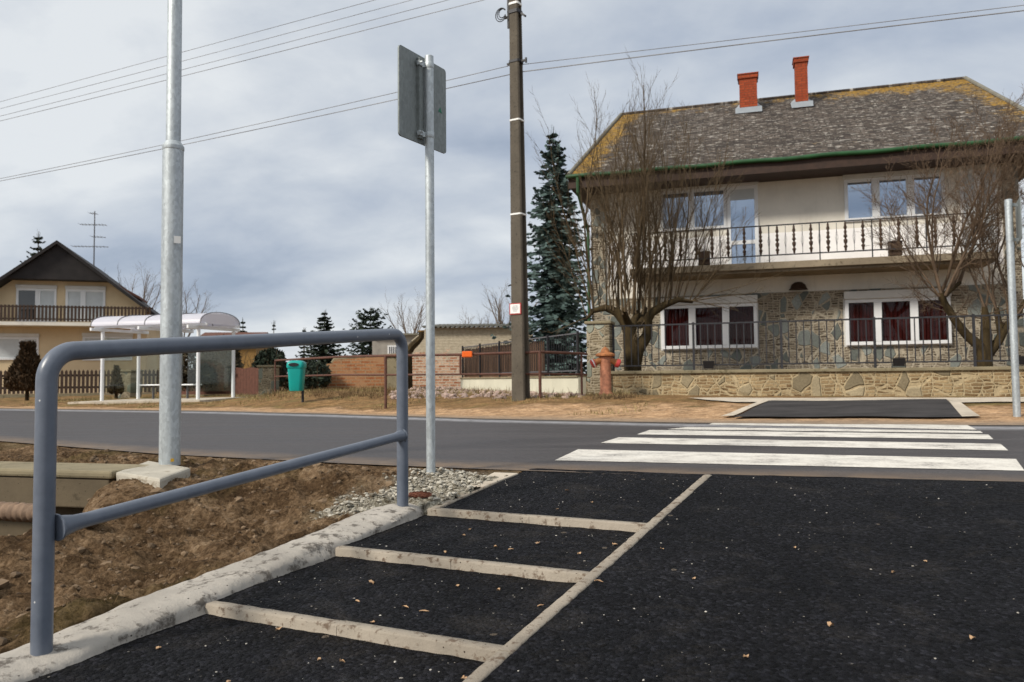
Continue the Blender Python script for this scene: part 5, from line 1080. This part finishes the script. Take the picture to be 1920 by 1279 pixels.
# aerial on the roof
am = at(176, 497, 38.5); ztop_ = at(175, 396, 38.5).z; an_ = empty('roof_aerial', (am.x, am.y, am.z), 'thin grey aerial mast with cross arms on the roof of the yellow house', 'aerial')
mb = MB(); mb.tube([am-Vector((0, 0, .9)), Vector((am.x, am.y, ztop_))], [.035, .025], 6); mb.build('mast', M['grayiron'], an_)
for (pa, pb, py, nel) in ((150, 200, 421, 8), (172, 198, 444, 4), (136, 203, 462, 10), (168, 182, 400, 3)):
    a_, b_ = at(pa, py, 38.5), at(pb, py+1, 38.5); mb = MB(); mb.tube([a_, b_], .014, 5)
    for k in range(nel): q = a_.lerp(b_, (k+.3)/nel); mb.tube([q-Vector((.0, .28, 0)), q+Vector((0, .28, 0))], .007, 4)
    mb.build('aerial_arm', M['grayiron'], an_)
# picket fence
p0 = at(-70, 738, 31.0); p1 = at(293, 738, 33.0); PF = Frame((p0.x, p0.y, .20), Vector((p1.x-p0.x, p1.y-p0.y, 0))); Lp = (Vector((p1.x, p1.y))-Vector((p0.x, p0.y))).length; pfp = FF(PF)
pf = onframe('picket_fence', PF, 'dark brown wooden picket fence before the yellow house', 'fence'); ztf = at(150, 693, 32).z-.20
mb = MB(); mb.box(0, Lp, .03, .08, .25, .34); mb.box(0, Lp, .03, .08, ztf-.28, ztf-.19); mb.build('rails', M['darkwood'], pf, True, 0)
mb = MB(); x = 0
while x < Lp: mb.add([(x, 0, .06), (x+.10, 0, .06), (x+.10, .025, .06), (x, .025, .06), (x, 0, ztf-.08), (x+.10, 0, ztf-.08), (x+.10, .025, ztf-.08), (x, .025, ztf-.08), (x+.05, .0, ztf), (x+.05, .025, ztf)], [(0,1,5,8,4),(3,7,9,6,2),(0,4,7,3),(1,2,6,5),(4,8,9,7),(5,6,9,8)]); x += .155
mb.build('pickets', M['darkwood'], pf, True, 0)
mb = MB(); mb.box(-.1, Lp, -.02, .22, -.4, .05); mb.build('plinth', M['slab'], pf, True, 0)
def pillar(px, pt, pb_, Y, w, label, mat='pillarstone'):
    b = at(px, pb_, Y); H_ = at(px, pt, Y).z-b.z; e = empty('stone_pillar', b, label, 'pillar', None, -.15); mb = MB(); mb.box(-w, w, -w, w, -.4, H_-.07); mb.build('shaft', M[mat], e, True, 0, .03); mb = MB(); mb.box(-w-.04, w+.04, -w-.04, w+.04, H_-.068, H_); mb.build('cap', M['slab'], e, True, 0, .02)
pillar(240, 694, 742, 28.5, .33, 'grey stone pillar seen through the bus shelter, between picket fence sections'); pillar(504, 685, 738, 24.5, .24, 'small pale stone pillar at the left end of the rusty pipe rail')
# brown board fence and ochre shed right of the shelter
p0 = at(336, 730, 30.0); p1 = at(492, 730, 28.0); BF = Frame((p0.x, p0.y, .2), Vector((p1.x-p0.x, p1.y-p0.y, 0))); Lb = (Vector((p1.x, p1.y))-Vector((p0.x, p0.y))).length
bf = onframe('board_fence', BF, 'dark red brown board fence right of the bus shelter', 'fence'); zt_ = at(460, 690, 28.5).z-.2; mb = MB(); x = 0
while x < Lb: mb.box(x, x+.135, 0, .025, 0, zt_+.02*math.sin(x*9)); x += .14
mb.build('boards', M['brownroof'], bf, True, 0); mb = MB(); mb.box(0, Lb, .03, .08, .3, .4); mb.box(0, Lb, .03, .08, zt_-.3, zt_-.2); mb.build('rails', M['darkwood'], bf, True, 0); mb = MB(); mb.box(0, Lb, -.05, .1, -.4, -.01); mb.build('plinth', M['slab'], bf, True, 0)
p0 = at(372, 730, 35.0); SH = Frame((p0.x, p0.y, .2), Vector((1, .1, 0))); shp = FF(SH); shd = onframe('shed', SH, 'ochre boarded outbuilding with brown roof, glimpsed between shelter and conifers', 'shed')
xs1 = shp(480, 700)[0]; zt_ = shp(460, 641)[1]; mb = MB(); B(mb, SH, 0, xs1, 0, 4, .0, zt_); mb.build('wall', M['ochre'], shd, True, 0)
mb = MB(); zr_ = shp(450, 618)[1]-.2; z0 = zt_-.2; mb.add([(-.3, -.3, z0-.02), (xs1+.1, -.3, z0-.02), (xs1+.1, 2, zr_), (-.3, 2, zr_), (xs1+.1, 4.3, z0-.02), (-.3, 4.3, z0-.02)], [(0, 1, 2, 3), (3, 2, 4, 5), (0, 5, 4, 1), (1, 4, 2), (0, 3, 5)]); mb.build('roof', M['brownroof'], shd, True, 0)
# ================================================================== bus shelter
FL, FR_, BL, BR_ = [Vector((q.x, q.y, gz(q.x, q.y)+.04)) for q in (at(191, 752, 23.4), at(371, 753, 22.6), at(259, 749, 24.6), at(437, 749, 23.9))]
bs = empty('bus_shelter', (FL+BR_)/2, 'white framed bus shelter with milky vaulted roof and clear glass panes', 'bus shelter'); zT = at(371, 617, FR_.y).z
for q in (FL, FR_, BL, BR_): mb = MB(); mb.tube([q-Vector((0, 0, .12)), Vector((q.x, q.y, zT))], .052, 12); mb.lathe(q+Vector((0, 0, -.01)), [(.09, 0), (.09, .012), (.055, .014)], 12); mb.build('post', M['whitepaint'], bs)
lv_ = (Vector((FR_.x, FR_.y, 0))-Vector((FL.x, FL.y, 0))); dv_ = (Vector((BL.x, BL.y, 0))-Vector((FL.x, FL.y, 0))); ln = lv_.normalized(); dn = dv_.normalized(); O = Vector((FL.x, FL.y, zT))
def bar(p, q, w_, h_, name='beam'):
    mb = MB(); d_ = (q-p); s_ = Vector((-d_.y, d_.x, 0)).normalized(); mb.obox((p+q)/2, d_/2, s_*w_, Vector((0, 0, h_))); mb.build(name, M['whitepaint'], bs, smooth=0, bevel=.008)
for k in (0, .5, 1): bar(O+lv_*k-dn*.42+Vector((0, 0, .05)), O+lv_*k+dv_+dn*.35+Vector((0, 0, .05)), .035, .045)
for k in (0, 1): bar(O+dv_*k-ln*.28+Vector((0, 0, .135)), O+dv_*k+lv_+ln*.28+Vector((0, 0, .135)), .035, .038)
mb = MB(); rb_ = MB(); wB = dv_.length+.30; n = 14; LB = lv_.length+.46; segs = 4; zB = zT+.17
for sgi in range(segs):
    a0_, a1_ = -.28+LB*sgi/segs+.008, -.28+LB*(sgi+1)/segs-.008; vs = []
    for xx in (a0_, a1_):
        for k in range(n+1):
            w = math.pi*k/n; c_ = O+ln*xx+dn*(dv_.length/2-math.cos(w)*wB/2); vs.append((c_.x, c_.y, zB+.33*math.sin(w)**.8))
    m2 = n+1; mb.add(vs+[(v[0], v[1], v[2]-.012) for v in vs], [(k, k+1, m2+k+1, m2+k) for k in range(n)]+[(2*m2+k+1, 2*m2+k, 3*m2+k, 3*m2+k+1) for k in range(n)])
for xx in (-.28, -.28+LB):
    ar = [O+ln*xx+dn*(dv_.length/2-math.cos(math.pi*k/n)*wB/2) for k in range(n+1)]; vs = [(q.x, q.y, zB+.33*math.sin(math.pi*k/n)**.8-.008) for k, q in enumerate(ar)]; mb.add(vs, [tuple(range(n+1))])
mb.build('vault', M['vault'], bs, smooth=50)
for sgi in range(segs+1):
    xx = -.28+LB*sgi/segs; mb = MB(); mb.tube([(O+ln*xx+dn*(dv_.length/2-math.cos(math.pi*k/n)*wB/2)).xy.to_3d()+Vector((0, 0, zB+.345*math.sin(math.pi*k/n)**.8)) for k in range(n+1)], .014, 6); mb.build('roof_rib', M['grayiron'], bs)
def pane(p, q, name='glass_pane'):
    d_ = q-p; mb = MB(); s_ = Vector((-d_.y, d_.x, 0)).normalized()*.004; a_ = p+d_*.05; b_ = q-d_*.05
    mb.obox((a_+b_)/2+Vector((0, 0, (zT-.35+.25)/2-(a_.z+b_.z)/2+.15)), Vector(((b_.x-a_.x)/2, (b_.y-a_.y)/2, 0)), s_, Vector((0, 0, (zT-.55)/2))); mb.build(name, M['glass'], bs, smooth=0)
pane(BL, (BL+BR_)/2); pane((BL+BR_)/2, BR_); pane(FR_, BR_); pane(FL, BL)
mb = MB(); c_ = (BL+BR_)/2; mb.obox(Vector((c_.x, c_.y, c_.z+.45))-dn*.35-ln*.2, ln*.95, dn*.18, (0, 0, .02)); bn = mb.build('bench_seat', M['whitepaint'], bs, smooth=0, bevel=.01)
for k in (-.6, .6): mb = MB(); mb.obox(Vector((c_.x, c_.y, c_.z+.21))-dn*.35-ln*.2+ln*k, ln*.015, dn*.03, (0, 0, .215)); mb.build('bench_leg', M['grayiron'], bn, smooth=0)
q = [FL-ln*.4-dn*.75, FR_+ln*.7-dn*.75, BR_+ln*.5+dn*.2, BL-ln*.4+dn*.2]; mb = MB(); mb.add([(a.x, a.y, gz(a.x, a.y)+.065) for a in q]+[(a.x, a.y, gz(a.x, a.y)-.3) for a in q], [(0, 1, 2, 3), (0, 4, 5, 1), (1, 5, 6, 2), (2, 6, 7, 3), (3, 7, 4, 0)])
tag(mb.build('shelter_pad', M['pavement'], smooth=0), kind='structure')
# ================================================================== teal bin
bp = at(556, 740, 17.8); g_ = vz(bp.x, bp.y); zb_, zt_ = at(556, 733, 17.8).z, at(556, 676, 17.8).z; e = empty('waste_bin', (bp.x, bp.y, g_), 'teal plastic litter bin with hooded opening mounted on a dark post', 'waste bin'); H_ = zt_-zb_; hw_ = .195
def rr_ring(cx, cy, a, b, z, n=6, rad=.07):
    out = []
    for sx, sy, a0_ in ((1, 1, 0), (-1, 1, 90), (-1, -1, 180), (1, -1, 270)):
        for k in range(n): w = R(a0_+90*k/(n-1)); out.append((cx+sx*(a-rad)+rad*math.cos(w), cy+sy*(b-rad)+rad*math.sin(w), z))
    return out
mb = MB(); rings = [rr_ring(bp.x, bp.y, hw_*.70, .13, zb_), rr_ring(bp.x, bp.y, hw_*.74, .135, zb_+.02), rr_ring(bp.x, bp.y, hw_*.90, .16, zb_+H_*.72), rr_ring(bp.x, bp.y, hw_*.90, .16, zb_+H_*.745)]; N_ = 24
mb.add(sum(rings, []), [(i*N_+k, i*N_+(k+1) % N_, (i+1)*N_+(k+1) % N_, (i+1)*N_+k) for i in range(3) for k in range(N_)]+[tuple(range(N_-1, -1, -1)), tuple(range(3*N_, 4*N_))]); mb.build('body', M['teal'], e, smooth=50)
mb = MB(); zq = zb_+H_*.75; rings = [rr_ring(bp.x, bp.y, hw_*.97, .172, zq), rr_ring(bp.x, bp.y, hw_*1.0, .178, zq+.02), rr_ring(bp.x, bp.y, hw_*1.0, .178, zq+.07), rr_ring(bp.x, bp.y, hw_*.95, .165, zq+.13), rr_ring(bp.x, bp.y, hw_*.72, .12, zt_-.012), rr_ring(bp.x, bp.y, hw_*.45, .08, zt_, rad=.05)]
mb.add(sum(rings, []), [(i*N_+k, i*N_+(k+1) % N_, (i+1)*N_+(k+1) % N_, (i+1)*N_+k) for i in range(5) for k in range(N_)]+[tuple(range(N_-1, -1, -1)), tuple(range(5*N_, 6*N_))]); hd = mb.build('hood', M['teal'], e, smooth=50)
mb = MB(); mb.add([(bp.x-.02+.115*math.cos(w), bp.y-.192, zq+.075+.040*math.sin(w)) for w in np.linspace(0, 2*math.pi, 18, endpoint=False)], [tuple(range(18))]); mb.add([(bp.x-.02+.115*math.cos(w), bp.y-.192+dd, zq+.075+.040*math.sin(w)) for dd in (0.0, .05) for w in np.linspace(0, 2*math.pi, 18, endpoint=False)], [(k, (k+1) % 18, 18+(k+1) % 18, 18+k) for k in range(18)]); mb.build('opening', M['black'], hd, smooth=0)
mb = MB(); mb.tube([(bp.x+.09, bp.y+.19, g_-.2), (bp.x+.09, bp.y+.19, zb_+H_*.6)], .03, 10); mb.build('post', M['iron'], e)
# ================================================================== rusty pipe rail
RPt = [(516, 676, 706, 22.0), (640, 669, 703, 17.6), (723, 667, 703, 15.9), (863, 665, 702, 15.6), (1012, 660, 701, 15.3), (1090, 663, 702, 15.9)]
T_ = [at(a, b, Y) for a, b, c, Y in RPt]; Lw = [at(a, c, Y) for a, b, c, Y in RPt]; e = empty('pipe_rail', (T_[2].x, T_[2].y, gz(T_[2].x, T_[2].y)), 'rusty brown two bar pipe rail along the far verge, passing behind the power pole', 'pipe railing')
mb = MB(); mb.tube(T_+[at(1100, 664, 16.2)], .026, 8); mb.build('top_pipe', M['rust'], e); mb = MB(); mb.tube(Lw+[at(1100, 703, 16.2)], .020, 8); mb.build('lower_pipe', M['rust'], e)
for i in (0, 2, 3, 4, 5):
    a = T_[i]; zlo = gz(a.x, a.y)-.1 if i != 3 else Lw[3].z; mb = MB(); mb.tube([(a.x, a.y, zlo), a], .030 if i in (2, 4) else .022, 8); mb.build('post', M['rust'], e)
ta = at(876, 664, 15.52); mb = MB(); mb.box(ta.x-.10, ta.x+.10, ta.y-.034, ta.y+.034, ta.z-.062, ta.z+.055); tag(mb.build('orange_tape', M['orange'], smooth=0, bevel=.015), 'bright orange tape wrapped over the rusty pipe rail', 'tape')
# ================================================================== ruin, annex, brick wall
def m_ruin():
    t = NT('cream plaster fallen off rough brick'); q = t.sep(t.obj()); v = t.comb(q[0], q[2], 0.0); br = t.n.new('ShaderNodeTexBrick'); t.L(v, br.inputs['Vector']); br.inputs['Scale'].default_value = 1
    br.inputs['Brick Width'].default_value = .28; br.inputs['Row Height'].default_value = .10; br.inputs['Mortar Size'].default_value = .018; br.inputs['Color1'].default_value = (.30, .10, .042, 1); br.inputs['Color2'].default_value = (.60, .42, .30, 1); br.inputs['Mortar'].default_value = (.50, .43, .34, 1)
    f = t.noise(v, 14, 6, .7); g = t.noise(v, 1.6, 6, .7, .5); h = t.noise(v, 5, 5, .7); c = t.mix(1.0, br.outputs['Color'], t.ramp(f, [(.3, .6), (.7, 1.4)]), 'MULTIPLY'); pl_ = t.ramp(t.noise(v, 9, 7, .7), [(.3, (.36, .31, .23)), (.7, (.52, .46, .35))])
    c = t.mix(t.ramp(h, [(.55, 0.0), (.62, .7)]), c, (.52, .46, .37)); k = t.math('ADD', q[2], t.math('MULTIPLY', t.math('SUBTRACT', g, .5), 2.2)); c = t.mix(t.ramp(t.math('MULTIPLY', k, .4), [(.50, 0.0), (.53, 1.0)]), c, pl_)
    return t.fin(c, .95, t.bump(t.math('ADD', f, br.outputs['Fac']), .6, .02), 0, .15)
M['ruin'] = m_ruin()
p0 = at(772, 735, 29); RU = Frame((p0.x, p0.y, .3), Vector((1, -.02, 0))); rp_ = FF(RU); ru = onframe('ruined_building', RU, 'cream plastered ruin with exposed brick lower wall and corrugated roof edge', 'building')
xw = rp_(1000, 700)[0]; zt_ = rp_(880, 614)[1]-.3; xk = rp_(800, 614)[0]; mb = MB(); out = [(0, -.5), (xw, -.5), (xw, zt_), (xk, zt_), (.0, zt_-.45)]
mb.add([(x, 0, z) for x, z in out]+[(x, 6, z) for x, z in out], [(0, 1, 2, 3, 4), (9, 8, 7, 6, 5)]+[(i, 5+i, 5+(i+1) % 5, (i+1) % 5) for i in range(5)]); mb.build('wall', M['ruin'], ru, True, 0)
mb = MB(); n = 200; xA = xk-.15; xB = xw+.3; vs = []
for k in range(n+1):
    x = xA+(xB-xA)*k/n; dz_ = .035*math.sin(x/.177*6.283)
    vs += [(x, -.25, zt_+.03+dz_), (x, 6.2, zt_+.55+dz_), (x, -.25, zt_+.005+dz_), (x, 6.2, zt_+.525+dz_)]
mb.add(vs, [(4*k, 4*k+4, 4*k+5, 4*k+1) for k in range(n)]+[(4*k+2, 4*k+3, 4*k+7, 4*k+6) for k in range(n)]+[(4*k, 4*k+2, 4*k+6, 4*k+4) for k in range(n)]); mb.build('roof', M['eternit'], ru, True, 0)
p0 = at(698, 735, 31); AX = Frame((p0.x, p0.y, .3), Vector((1, .05, 0))); ap_ = FF(AX); ax_ = onframe('grey_annex', AX, 'small grey rendered building with a white window beside the handrail corner', 'building')
xw = ap_(779, 700)[0]; zt_ = ap_(740, 629)[1]; mb = MB(); B(mb, AX, 0, xw, 0, 4, 0, zt_); mb.build('wall', simple('grey render', (.30, .28, .25), .9, .2, 3, .3), ax_, True, 0)
mb = MB(); B(mb, AX, -.1, xw+.1, -.2, 4.1, zt_+.002, zt_+.07); mb.build('roof', M['eternit'], ax_, True, 0)
x0, x1 = ap_(727, 660)[0], ap_(747, 660)[0]; z0 = ap_(737, 668)[1]; z1 = ap_(737, 648)[1]; mb = MB(); B(mb, AX, x0, x1, -.05, -.004, z0, z1); fw_ = mb.build('window', M['white'], ax_, True, 0); mb = MB(); [B(mb, AX, x0+.06+k*(x1-x0-.1)/4, x0+.02+(k+1)*(x1-x0-.1)/4, -.06, -.0505, z0+.05, z1-.05) for k in range(4)]; mb.build('pane', M['pane'], fw_, True, 0)
p0 = at(612, 740, 24.5); BW = Frame((p0.x, p0.y, .38), Vector((1, .06, 0))); bwp = FF(BW); bw = onframe('brick_wall', BW, 'low orange brick garden wall with patchy plaster behind the rusty rail', 'brick wall')
xw = bwp(742, 700)[0]; za, zb_ = bwp(640, 676)[1]-.38, bwp(735, 667)[1]-.38; mb = MB(); nq = 26; tops = [za-.10*(k < 3)+(zb_-za)*k/nq+.02*noise.noise(Vector((k*.7, 3, 1))) for k in range(nq+1)]; vs = []
for k in range(nq+1): x = xw*k/nq; vs += [(x, 0, -.5), (x, 0, tops[k]), (x, .32, tops[k]), (x, .32, -.5)]
mb.add(vs, [(4*k+i, 4*k+4+i, 4*k+5+i, 4*k+1+i) for k in range(nq) for i in range(3)]+[(0, 1, 2, 3), (4*nq+3, 4*nq+2, 4*nq+1, 4*nq)]); mb.build('masonry', M['brickwall'], bw, True, 0)
mb = MB(); mb.tube([(xw*k/nq, .13, tops[k]+.02) for k in range(2, nq+1)], [.06+.02*abs(noise.noise(Vector((k*1.1, 0, 0)))) for k in range(2, nq+1)], 7); mb.build('coping', M['slab'], bw, True)
pillar(737, 666, 738, 23.5, .20, 'dark weathered stone post at the right end of the orange brick wall', 'slab')
# cut stump leaning by the ruin
mb = MB(); pts = [at(765, 662, 24), at(772, 650, 24), at(782, 641, 24), at(790, 632, 24), at(790, 622, 24)]; e = empty('cut_branch', at(764, 735, 24), 'dark pruned tree limb with a pale sawn end beside the sign post', 'tree'); mb.tube([at(764, 738, 24)]+pts, [.16, .13, .12, .11, .09, .09], 8); mb.build('trunk', M['mossbark'], e)
mb = MB(); q = pts[-1]; mb.tube([q, q+Vector((.0, 0, .04))], [.088, .09], 8); mb.build('sawn_end', M['ochre'], e)
# rubble and weeds along the fence foot
rnd = random.Random(21); mb = MB()
for _ in range(1500):
    px = rnd.uniform(735, 1095); py = rnd.gauss(733, 8); 
    if px > 960: py = rnd.gauss(738, 4)
    p = ground(px, min(748, max(720, py))); R_ = rnd.choice([.02, .03, .04, .06, .09])*(.8 if px > 960 else 1); rock(mb, (p.x, p.y, gz(p.x, p.y)+R_*.2), R_, rnd, .8)
tag(mb.build('rubble', simple('pinkish rubble', (.34, .25, .21), .95, .45, 9, .4), smooth=0), 'pinkish rubble and clods strewn along the foot of the fence', 'rubble', kind='stuff')
mb = MB()
for _ in range(34000):
    x = rnd.uniform(-15, 9.5); t = rnd.uniform(.7, 9)**1.0; y = yf(x)+t; dn_ = noise.noise(Vector((x*.6, y*.8, 4)))
    if x > 2.4 and (t > 1.2 or x > 4): continue
    if dn_ < -.05+.5*(1-sm((t-.6)/2.0)): continue
    if abs(x) > .85*y*.9: continue
    z = vz(x, y); h = rnd.uniform(.02, .075)*(1+1.4*max(0, dn_))*(1.5 if t > 4 else 1); w = rnd.uniform(.004, .010); a = rnd.uniform(0, 6.28); ln_ = Vector((rnd.gauss(0, .5), rnd.gauss(0, .5), 1)).normalized()*h
    mb.add([(x-w*math.cos(a), y-w*math.sin(a), z-.01), (x+w*math.cos(a), y+w*math.sin(a), z-.01), (x+ln_.x, y+ln_.y, z+ln_.z)], [(0, 1, 2)])
tag(mb.build('grass', M['grass'], smooth=0), 'short dry winter grass on the far verge', 'grass', kind='stuff')

# dry weeds: along the far fences, and on the soil bank (nobody could count them)
M['weed'] = m_leaf('dry brown weeds', (.055, .032, .014), (.26, .17, .085), 2)
rnd = random.Random(77); mb = MB()
def blade(x, y, z, h, w, sp=.5):
    a = rnd.uniform(0, 6.28); l_ = Vector((rnd.gauss(0, sp), rnd.gauss(0, sp), 1)).normalized()*h
    mb.add([(x-w*math.cos(a), y-w*math.sin(a), z-.01), (x+w*math.cos(a), y+w*math.sin(a), z-.01), (x+l_.x, y+l_.y, z+l_.z)], [(0, 1, 2)])
for _ in range(420):
    px = rnd.choice([rnd.uniform(590, 760), rnd.uniform(740, 1095), rnd.uniform(1110, 1190), rnd.uniform(430, 540)]); py = rnd.uniform(727, 746) if px < 1100 else rnd.uniform(741, 748); p = ground(px, py)
    hh = rnd.uniform(.06, .26)*(1 if px < 1100 else .4)
    for _ in range(16): blade(p.x+rnd.gauss(0, .10), p.y+rnd.gauss(0, .10), gz(p.x, p.y), hh*rnd.uniform(.4, 1.2), rnd.uniform(.004, .010))
for _ in range(420):
    x = rnd.uniform(-5, -.4); y = rnd.uniform(2.2, 7.6); s_, r_ = sr_of(x, y)
    if r_ > -.2 or y > yn(x)-.05 or gravel(x, y) > .4: continue
    if math.hypot(x-LPp.x, y-LPp.y) < .45 or (x < -2.9 and y > 5.2 and y < 6.5): continue
    if noise.noise(Vector((x*1.3, y*1.3, 7))) < -.02: continue
    for _ in range(9): xx, yy = x+rnd.gauss(0, .05), y+rnd.gauss(0, .05); blade(xx, yy, zd(xx, yy), rnd.uniform(.015, .06), rnd.uniform(.0012, .003), .9)
tag(mb.build('dry_weeds', M['weed'], smooth=0), 'dry brown weeds along the fence foot and on the soil bank', 'weeds', kind='stuff')
